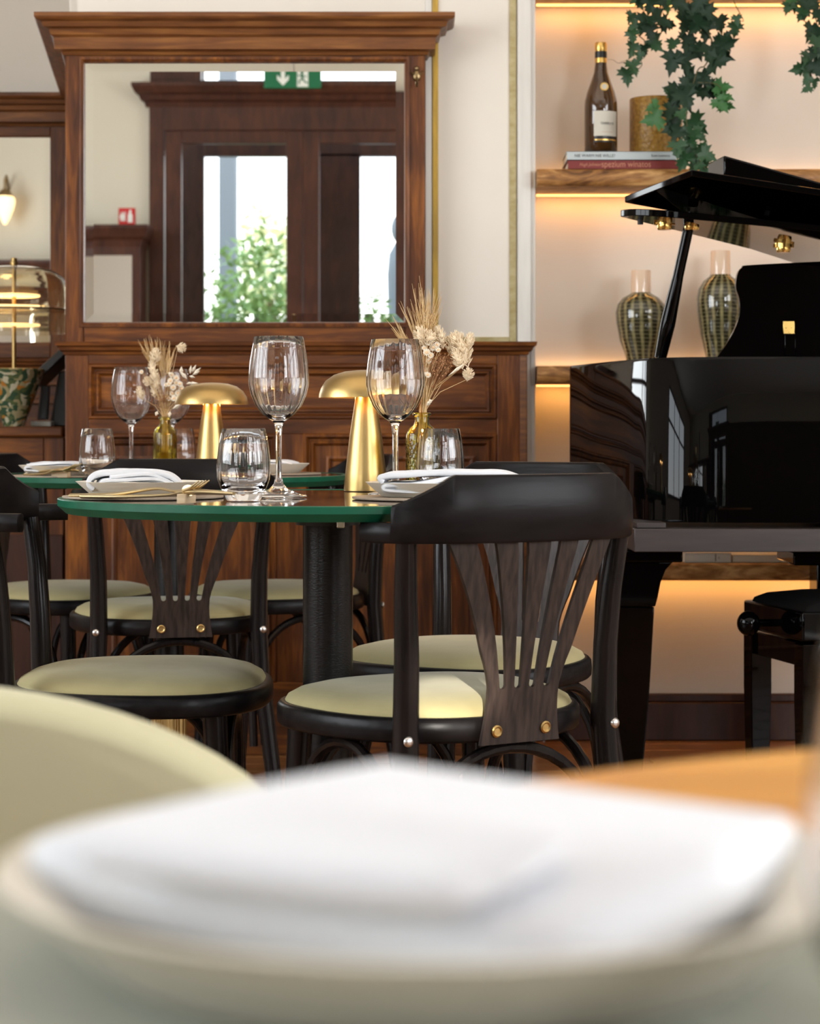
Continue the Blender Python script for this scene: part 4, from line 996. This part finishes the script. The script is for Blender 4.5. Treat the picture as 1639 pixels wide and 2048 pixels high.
MB().prism(dk, md, md+.018).obj('music_desk', M['piano'], pn, ang=35, bevel=.002)
MB().box(PX(1565, md), PX(1588, md), md-.003, md, PZ(668, md), PZ(642, md)).obj('hinge_plate', M['brass_piano'], pn, bevel=.0008, label='brass hinge plate')
for a, b in ((1571, 656), (1582, 656), (1577, 664)): MB().ell(P(a, b, md-.003), (.0012, .001, .0012), 8, 5).obj('screw', M['brass'], pn)
MB().box(PX(1568, md), PX(1590, md), md-.004, md, PZ(712, md), PZ(668, md)).obj('desk_strut', M['piano'], pn, bevel=.0015)

# piano bench
bn = thing('piano_bench', 'glossy black piano bench with padded top and round side knob at right', 'stool', (.785, 4.23, 0), R_(12.5))
W_, D_ = .56, .32
m = MB(); R = []
for s_, z in ((0, .455), (.0, .476), (.008, .492), (.03, .502), (.09, .510)):
    x0, x1, y0, y1 = .008+s_, W_-.008-s_, .008+s_*.6, D_-.008-s_*.6; rr = .012; row_ = []
    for (qx, qy, a0) in ((x1-rr, y1-rr, 0), (x0+rr, y1-rr, 90), (x0+rr, y0+rr, 180), (x1-rr, y0+rr, 270)):
        for k in range(5): a = R_(a0+k*22.5); row_.append((qx+rr*math.cos(a), qy+rr*math.sin(a), z))
    R.append(row_)
m.rings(R).obj('cushion', M['velvet'], bn, ang=70)
box('seat_frame', M['piano'], (0, W_, 0, D_, .425, .484), bn, bevel=.004)
box('apron', M['piano'], (.008, W_-.008, .008, D_-.008, .372, .420), bn, bevel=.002)
for i, (x, y) in enumerate(((.0, .0), (W_-.046, 0), (0, D_-.046), (W_-.046, D_-.046))):
    MB().rings([[(x+a, y+b, z) for a, b in ((q, q), (.046-q, q), (.046-q, .046-q), (q, .046-q))] for q, z in ((0, .419), (0, .30), (.006, 0))]).obj('leg', M['piano'], bn, smooth=False, bevel=.002)
MB().tube([(-.001, .17, .448), (-.030, .17, .448)], .008, 12).obj('axle', M['piano'], bn)
MB().ell((-.048, .17, .448), (.024, .026, .026), 24, 14).obj('knob', M['piano'], bn)

# ------------------------------------------------------------------ shelf contents
def text(body, size, loc, m, parent, name='lettering', font_shear=0, sx=1.0):
    c = bpy.data.curves.new(name, 'FONT'); c.body = body; c.size = size; c.extrude = .0003; c.shear = font_shear; c.materials.append(m)
    o = bpy.data.objects.new(name, c); sc.collection.objects.link(o); o.parent = parent; o.location = loc; me = bpy.data.meshes.new_from_object(o); bpy.data.objects.remove(o); bpy.data.curves.remove(c)
    o = bpy.data.objects.new(name, me); sc.collection.objects.link(o); o.parent = parent; o.location = loc; o.rotation_euler = (PI/2, 0, 0); o.scale = (sx, 1, 1)
    return o
def book(label, x0, x1, y, depth, z0, z1, m):
    t = thing('book', label, 'book', ((x0+x1)/2, y, z0), group='books lying in the niche'); w = (x1-x0)/2; h = z1-z0
    MB().box(-w, w, 0, .003, 0, h).box(-w, w, 0, depth, 0, .002).box(-w, w, 0, depth, h-.002, h).obj('cover', m, t, bevel=.0006, seg=1)
    box('pages', M['page'], (-w+.003, w-.003, .003, depth-.004, .002, h-.002), t)
    return t, w, h
BD_ = 5.56
b1, w1, h1 = book('dark red book with tan lettering, lying under the pale blue one', PX(1135, BD_), PX(1366, BD_), BD_, .19, SZ[2]+.0006, SZ[2]+.0246, M['book_red'])
text('Hugh Johnson', .0125, (-w1+.030, -.0002, .0085), M['ink_gold'], b1, font_shear=.4, sx=.8)
text('spezium winatos', .023, (-w1+.088, -.0002, .006), M['ink_gold'], b1, sx=.85)
text('*', .02, (w1-.022, -.0002, .005), M['ink_gold'], b1)
b2, w2, h2 = book('pale blue book with black lettering, on top of the red one', PX(1133, BD_), PX(1352, BD_), BD_+.001, .185, SZ[2]+.0250, SZ[2]+.0478, M['book_blue'])
text('NIE WARM NIE WILLE?', .0118, (-w2+.020, -.0002, .0075), M['ink'], b2, sx=.9)
text('Evans Lawrence', .0095, (w2-.066, -.0002, .0085), M['ink'], b2, sx=.8)
b3, w3, h3 = book('off-white book lying on the lowest shelf under the piano', PX(1366, 5.6), PX(1458, 5.6), 5.57, .18, SZ[0]+.0006, SZ[0]+.026, M['book_white'])
box('spine_mark', M['ink'], (w3-.042, w3-.040, -.0006, 0, .004, .023), b3); text('E.', .008, (w3-.034, -.0003, .010), M['ink'], b3)
b4, w4, h4 = book('tan book lying beside the off-white one on the lowest shelf', PX(1460, 5.6), PX(1600, 5.6), 5.575, .18, SZ[0]+.0006, SZ[0]+.020, M['page'])
zt = SZ[2]+.0482
bt = thing('wine_bottle', 'dark amber wine bottle with gold capsule standing on the books', 'bottle', (PX(1201, 5.60), 5.60, zt))
MB().lathe([(0, 0), (.040, 0), (.0435, .003), (.0435, .120), (.0425, .138), (.037, .160), (.027, .187), (.0185, .212), (.0155, .235), (.0145, .262), (.0, .262)], 56).obj('body', M['bottle'], bt, ang=50)
MB().lathe([(.0158, .238), (.0158, .250), (.0152, .254), (.0150, .270), (.0158, .272), (.0162, .288), (.0145, .292), (0, .2925)], 40).obj('capsule', M['foil'], bt, ang=50)
MB().lathe([(.0160, .2505), (.0158, .268)], 40).obj('capsule_band', M['foil_black'], bt)
def wrap(name, m, R0_, a0, a1, z0, z1, parent, topdrop=0):
    n = 16; v = []; f = []
    for i in range(n+1):
        a = R_(a0+(a1-a0)*i/n)
        for z in (z0, z1): v.append((R0_*math.sin(a), -R0_*math.cos(a), z))
    for i in range(n): f.append((2*i, 2*i+2, 2*i+3, 2*i+1))
    return MB().add(v, f).obj(name, m, parent)
lb_ = wrap('label', M['paper'], .0440, -30, 62, .040, .106, bt)
wrap('label_base', M['foil_black'], .0438, -28, 58, .024, .040, bt); wrap('label_line', M['foil'], .0441, -26, 56, .0285, .0315, bt)
# CHABLIS lettering following the glass
for i, ch_ in enumerate('CHABLIS'):
    a = R_(-6+i*7.2); o = text(ch_, .0095, (.0443*math.sin(a), -.0443*math.cos(a), .070), M['ink'], bt, sx=.85); o.rotation_euler = (PI/2, 0, a)
for z, n_ in ((.050, 12), (.056, 0)):
    if n_: wrap('label_small_print', M['ink_gold'], .04415, -2, 40, z, z+.0007, bt)
for i_, (rad_, mt_) in enumerate(((.0120, M['foil_black']), (.0108, M['foil']), (.0072, M['paper']))):
    R = []
    for rr, dy in ((rad_, 0), (rad_, -.0008-i_*.0006), (.0001, -.0008-i_*.0006)):
        R.append([(.006+rr*math.cos(2*PI*j/24), -.0290+dy-.006, .1705+rr*math.sin(2*PI*j/24)) for j in range(24)])
    o = MB().rings(R).obj('neck_medallion', mt_, bt)
cdl = thing('candle_holder', 'round crackled amber glass candle holder on the books behind the ivy', 'candle holder', (PX(1311, 5.66), 5.66, zt))
MB().lathe([(.0, 0), (.068, 0), (.0705, .004), (.0705, .150), (.0695, .152), (.0665, .150), (.0665, .008), (0, .006)], 64).obj('glass_body', M['glass_amber'], cdl, ang=50)
def ceramic_vase(label, px, ztop_px, scale, bodyr):
    d = 5.68; z0 = SZ[1]; hgt = PZ(ztop_px, d)-z0
    t = thing('ceramic_vase', label, 'vase', (PX(px, d), d, z0+.0003)); nk = hgt-.062 if scale == 1 else hgt-.066
    b = bodyr
    MB().lathe([(0, 0), (b*.50, 0), (b*.54, .004), (b*.66, .04), (b*.84, nk*.36), (b*.97, nk*.60), (b, nk*.74), (b*.93, nk*.85), (b*.72, nk*.94), (b*.46, nk*.99), (.027, nk+.002), (0, nk+.002)], 64).obj('body', M['hatch'], t, ang=60)
    MB().lathe([(.0275, nk-.004), (.0270, nk+.003), (.0262, hgt-.002), (.0255, hgt), (.0235, hgt-.001), (.0235, nk), (0, nk)], 48).obj('neck', M['cream_glaze'], t, ang=60)
ceramic_vase('shorter hatched olive vase with cream neck, left behind the lid prop', 1281, 541, 1, .0680)
ceramic_vase('taller hatched olive vase with cream neck, beside the music desk', 1440, 502, 2, .0640)

# ------------------------------------------------------------------ ivy
def leaf_mesh():
    o = [(0, 0), (.12, -.10), (.30, -.20), (.36, -.02), (.60, -.04), (.47, .13), (.66, .30), (.40, .32), (.24, .38), (.40, .54), (.25, .58), (.27, .76), (.13, .78), (0, 1.10)]
    pts = o+[(-x, y) for x, y in reversed(o[1:-1])]
    c = (0, .32)
    v = [(c[0], .05, c[1])]+[(x, -.10*abs(x)+.06*math.sin(7*y+x*5)-.05*(y-.3)**2, y) for x, y in pts]
    n = len(pts); f = [(0, 1+i, 1+(i+1) % n) for i in range(n)]
    return v, f
lv, lf = leaf_mesh()
lm = {}
for k in ('leaf1', 'leaf2', 'leaf3'):
    me = bpy.data.meshes.new('leaf'); me.from_pydata(lv, [], lf); me.materials.append(M[k]); me.shade_smooth(); lm[k] = me
def ivy(name, label, root, leaves, stems, d0):
    t = thing(name, label, 'plant', root); o = Vector(root)
    sm = MB()
    for pts, r in stems:
        q = smooth([P(x, y, d)-o for x, y, d in pts], 5); sm.tube(q, [r*(1-.5*i/len(q)) for i in range(len(q))], 6)
    sm.obj('stem', M['vine'], t)
    for (x, y, s, a, kind) in leaves:
        l_ = bpy.data.objects.new('leaf', lm['leaf%d' % kind]); sc.collection.objects.link(l_); l_.parent = t
        dd = d0+random.uniform(-.04, .03)
        sz = s*dd/F
        l_.rotation_mode = 'XYZ'
        Rm = Matrix.Rotation(random.uniform(-.5, .5), 3, 'X') @ Matrix.Rotation(random.uniform(-.6, .6), 3, 'Z') @ Matrix.Rotation(R_(a), 3, 'Y')
        c = P(x, y, dd)-o; off = Rm @ Vector((0, 0, .40*sz))
        l_.location = c-off; l_.rotation_euler = Rm.to_euler(); l_.scale = (sz, sz, sz)
# (px, py, length px, angle (180 = tip down), shade)
def C(x, y, s, a, k): return (1200+x/3.733, y/3.733, s/3.733, a, k)
L1 = [C(290, 20, 120, 160, 3), C(370, 40, 130, 190, 1), C(490, 45, 120, 170, 2), C(600, 30, 130, 120, 1), C(730, 30, 170, 205, 1), C(640, 50, 110, 100, 1),
      C(225, 130, 90, 200, 3), C(250, 200, 110, 230, 3), C(240, 270, 100, 170, 3), C(330, 180, 150, 200, 1), C(440, 150, 170, 120, 1), C(500, 180, 130, 95, 1), C(370, 240, 130, 170, 1), C(410, 330, 150, 140, 3),
      C(235, 370, 120, 200, 3), C(325, 375, 95, 175, 1), C(295, 425, 80, 190, 3), C(245, 505, 120, 160, 3), C(200, 570, 130, 175, 3),
      C(640, 130, 130, 180, 3), C(630, 190, 150, 200, 1), C(770, 130, 190, 160, 1), C(890, 180, 130, 170, 1), C(810, 80, 120, 30, 1), C(720, 190, 150, 220, 1), C(780, 230, 160, 180, 1),
      C(540, 335, 110, 200, 3), C(640, 320, 150, 190, 1), C(730, 380, 130, 160, 1), C(930, 330, 170, 70, 1), C(930, 280, 120, 60, 1), C(820, 400, 170, 180, 1), C(900, 400, 180, 110, 1), C(880, 460, 170, 90, 1), C(630, 460, 170, 170, 1), C(540, 470, 170, 195, 1),
      C(690, 590, 160, 110, 1), C(780, 580, 120, 150, 1), C(740, 680, 150, 130, 1), C(820, 680, 150, 120, 1), C(620, 650, 130, 230, 1), C(560, 700, 150, 200, 1), C(640, 740, 170, 160, 1), C(560, 760, 150, 210, 1), C(840, 640, 90, 120, 3), C(910, 650, 130, 100, 2), C(930, 720, 120, 120, 2), C(900, 780, 130, 140, 2), C(940, 790, 120, 120, 2),
      C(650, 660, 110, 20, 1), C(510, 680, 90, 300, 3), C(390, 800, 110, 260, 2), C(390, 890, 160, 255, 2), C(520, 840, 140, 200, 1), C(540, 900, 160, 190, 1), C(610, 860, 100, 160, 3), C(540, 960, 150, 250, 1), C(590, 990, 120, 100, 1),
      C(720, 930, 170, 130, 3), C(670, 1030, 150, 200, 3), C(730, 1010, 130, 130, 3), C(690, 1070, 90, 140, 3), C(575, 1110, 130, 180, 3), C(650, 1115, 120, 90, 3), C(750, 1110, 110, 30, 3), C(800, 1160, 130, 120, 3), C(620, 1200, 150, 200, 3), C(700, 1200, 110, 160, 3), C(770, 1260, 120, 160, 3), C(680, 1265, 80, 200, 3), C(740, 1230, 80, 100, 3),
      C(1005, 220, 110, 185, 3), C(1020, 150, 80, 170, 3), C(450, 0, 130, 150, 1), C(560, -20, 130, 180, 1), C(300, -10, 110, 200, 1)]
ivy('ivy_plant', 'long dark green ivy trailing down from the top shelf in front of the bottle shelf', P(1365, 0, 5.50), L1,
    [([(1400, -25, 5.56), (1400, 30, 5.47), (1425, 90, 5.46), (1410, 130, 5.46), (1395, 140, 5.46), (1380, 190, 5.47), (1372, 230, 5.46), (1375, 260, 5.46), (1385, 300, 5.46), (1410, 338, 5.46)], .0022),
     ([(1330, -25, 5.56), (1310, 40, 5.48), (1275, 65, 5.48), (1290, 85, 5.48), (1275, 110, 5.48), (1283, 130, 5.48), (1262, 150, 5.48)], .0018),
     ([(1460, -25, 5.56), (1468, 5, 5.5), (1478, 25, 5.49), (1486, 42, 5.48), (1476, 42, 5.48), (1470, 55, 5.48)], .0014),
     ([(1275, 118, 5.48), (1250, 124, 5.47), (1235, 126, 5.47), (1226, 120, 5.47), (1214, 119, 5.46)], .0007),
     ([(1290, 85, 5.48), (1262, 115, 5.47), (1240, 124, 5.47)], .0006),
     ([(1395, 165, 5.46), (1435, 170, 5.46), (1450, 200, 5.46)], .0014), ([(1375, 225, 5.46), (1330, 240, 5.46), (1305, 225, 5.46)], .0014)], 5.46)
L2 = [C(1440, 20, 130, 170, 2), C(1400, 60, 100, 200, 3), C(1530, 70, 150, 190, 1), C(1590, 20, 140, 160, 1), C(1500, 110, 100, 200, 3), C(1560, 240, 140, 200, 3), C(1620, 260, 150, 190, 1), C(1620, 340, 150, 175, 3), C(1590, 400, 100, 200, 1),
      C(1540, 430, 100, 200, 3), C(1500, 510, 150, 255, 3), C(1540, 540, 90, 200, 3), C(1620, 510, 140, 150, 1), C(1540, 600, 80, 220, 3), C(1598, 620, 80, 175, 3), C(1540, 665, 80, 240, 3), C(1650, 430, 120, 150, 1), C(1640, 130, 140, 160, 1)]
ivy('ivy_plant', 'short green ivy trail hanging at the upper right corner', P(1620, 0, 5.50), L2,
    [([(1600, -25, 5.56), (1625, 20, 5.49), (1634, 60, 5.48), (1632, 100, 5.48), (1622, 125, 5.48), (1618, 160, 5.48), (1612, 178, 5.48)], .0018)], 5.47)

# ------------------------------------------------------------------ foreground: big plate, napkin, mat, upholstered chair
FP = (PX(858, .505), .505)
fm = MB().lathe([(.0, 0), (.150, 0), (.1505, .001), (.150, .002), (0, .002)], 96).obj('placemat', M['matgrey']); fm.location = (FP[0]-.005, FP[1]-.02, NZ+.0001)
tag(fm, 'blurred grey-green placemat under the big near plate', 'placemat')
fp = make_plate(.102, .022); tag(fp, 'large blurred beige plate closest to the lens', 'plate'); fp.location = (FP[0], FP[1], NZ+.0023)
# napkin: soft folded pad with a raised flap
def pad(corners, z0, z1, n=14, r=.02, sag=.0, ridge=None):
    """rounded pillow-like slab over four corners"""
    a, b, c, d = [Vector(p) for p in corners]; R = []
    def pt(u, v): return a.lerp(b, u).lerp(d.lerp(c, u), v)
    loopuv = []
    N = 10
    for i in range(N): loopuv.append((i/N, 0))
    for i in range(N): loopuv.append((1, i/N))
    for i in range(N): loopuv.append((1-i/N, 1))
    for i in range(N): loopuv.append((0, 1-i/N))
    cen = pt(.5, .5)
    def ring(s, z, zz=None):
        row = []
        for (u, v) in loopuv:
            cu, cv = (u-.5)*2, (v-.5)*2; m = max(abs(cu), abs(cv)); l_ = math.hypot(cu, cv)
            k = 1-(l_/m-1)*.22   # round the corners a little
            p = pt(.5+cu/2*s*k, .5+cv/2*s*k)
            h = z+(p.z)
            if ridge: h += ridge(.5+cu/2*s*k, .5+cv/2*s*k)*(zz if zz is not None else 1)
            row.append((p.x, p.y, h))
        return row
    return MB().rings([ring(.95, z0, 0), ring(.99, z0+.002, .2), ring(1.0, (z0+z1)/2, .6), ring(.985, z1-.002, .9), ring(.95, z1, 1), ring(.8, z1+.001, 1), ring(.6, z1+.0015, 1), ring(.4, z1+.0015, 1), ring(.2, z1+.0015, 1), ring(.02, z1+.0015, 1)])
nkz = NZ+.012
fn = pad([(-.102, .505, 0), (-.008, .612, .0055), (.108, .540, -.001), (.026, .412, 0)], 0, .0165, ridge=lambda u, v: .004*math.sin(u*5+1)*math.sin(v*4)).obj('napkin', M['napkin'], ang=60)
fn.location = (0, 0, nkz)
tag(fn, 'blurred white folded napkin filling the big near plate', 'napkin')
fn2 = pad([(-.080, .470, 0), (-.030, .520, .003), (.040, .470, .003), (.012, .420, 0)], .0, .006).obj('fold', M['napkin'], fn, ang=60); fn2.location = (0, 0, .0165)

uc = thing('upholstered_chair', 'blurred beige upholstered chair back at lower left', 'chair', (-.292, 1.20, 0))
R = []; W2 = .25
def arch(sx, sz_, y):
    row_ = []
    for i in range(33):
        a = PI*i/32; row_.append((-(W2*sx)*math.cos(a), y, .525+.178*sz_*math.sin(a)**.9))
    row_ += [(W2*sx, y, .46), (W2*sx*.96, y, .40), (-W2*sx*.96, y, .40), (-W2*sx, y, .46)]
    return row_
def bend(row, k): return [(x, y+k*x*x, z) for x, y, z in row]
MB().rings([bend(arch(.94, .93, .0), .9), bend(arch(.985, .98, .006), .9), bend(arch(1, 1, .02), .9), bend(arch(1, 1, .045), .9), bend(arch(.985, .98, .06), .9), bend(arch(.94, .93, .066), .9)]).obj('backrest', M['beige'], uc, ang=60)
sgl = MB(); R = []
for s_, z in ((.93, .395), (1, .41), (1.0, .455), (.95, .475), (.7, .485), (.02, .49)):
    R.append([(.235*s_*math.copysign(abs(math.cos(2*PI*j/40))**.7, math.cos(2*PI*j/40)), .30+.22*s_*math.copysign(abs(math.sin(2*PI*j/40))**.7, math.sin(2*PI*j/40)), z) for j in range(40)])
sgl.rings(R).obj('seat', M['beige'], uc, ang=70)
for sx_ in (-1, 1):
    for y_ in (.13, .46): MB().tube([(sx_*.17, y_, .40), (sx_*.20, y_+(.03 if y_ > .3 else -.03), 0)], [.018, .011], 12).obj('leg', M['black_v'], uc)
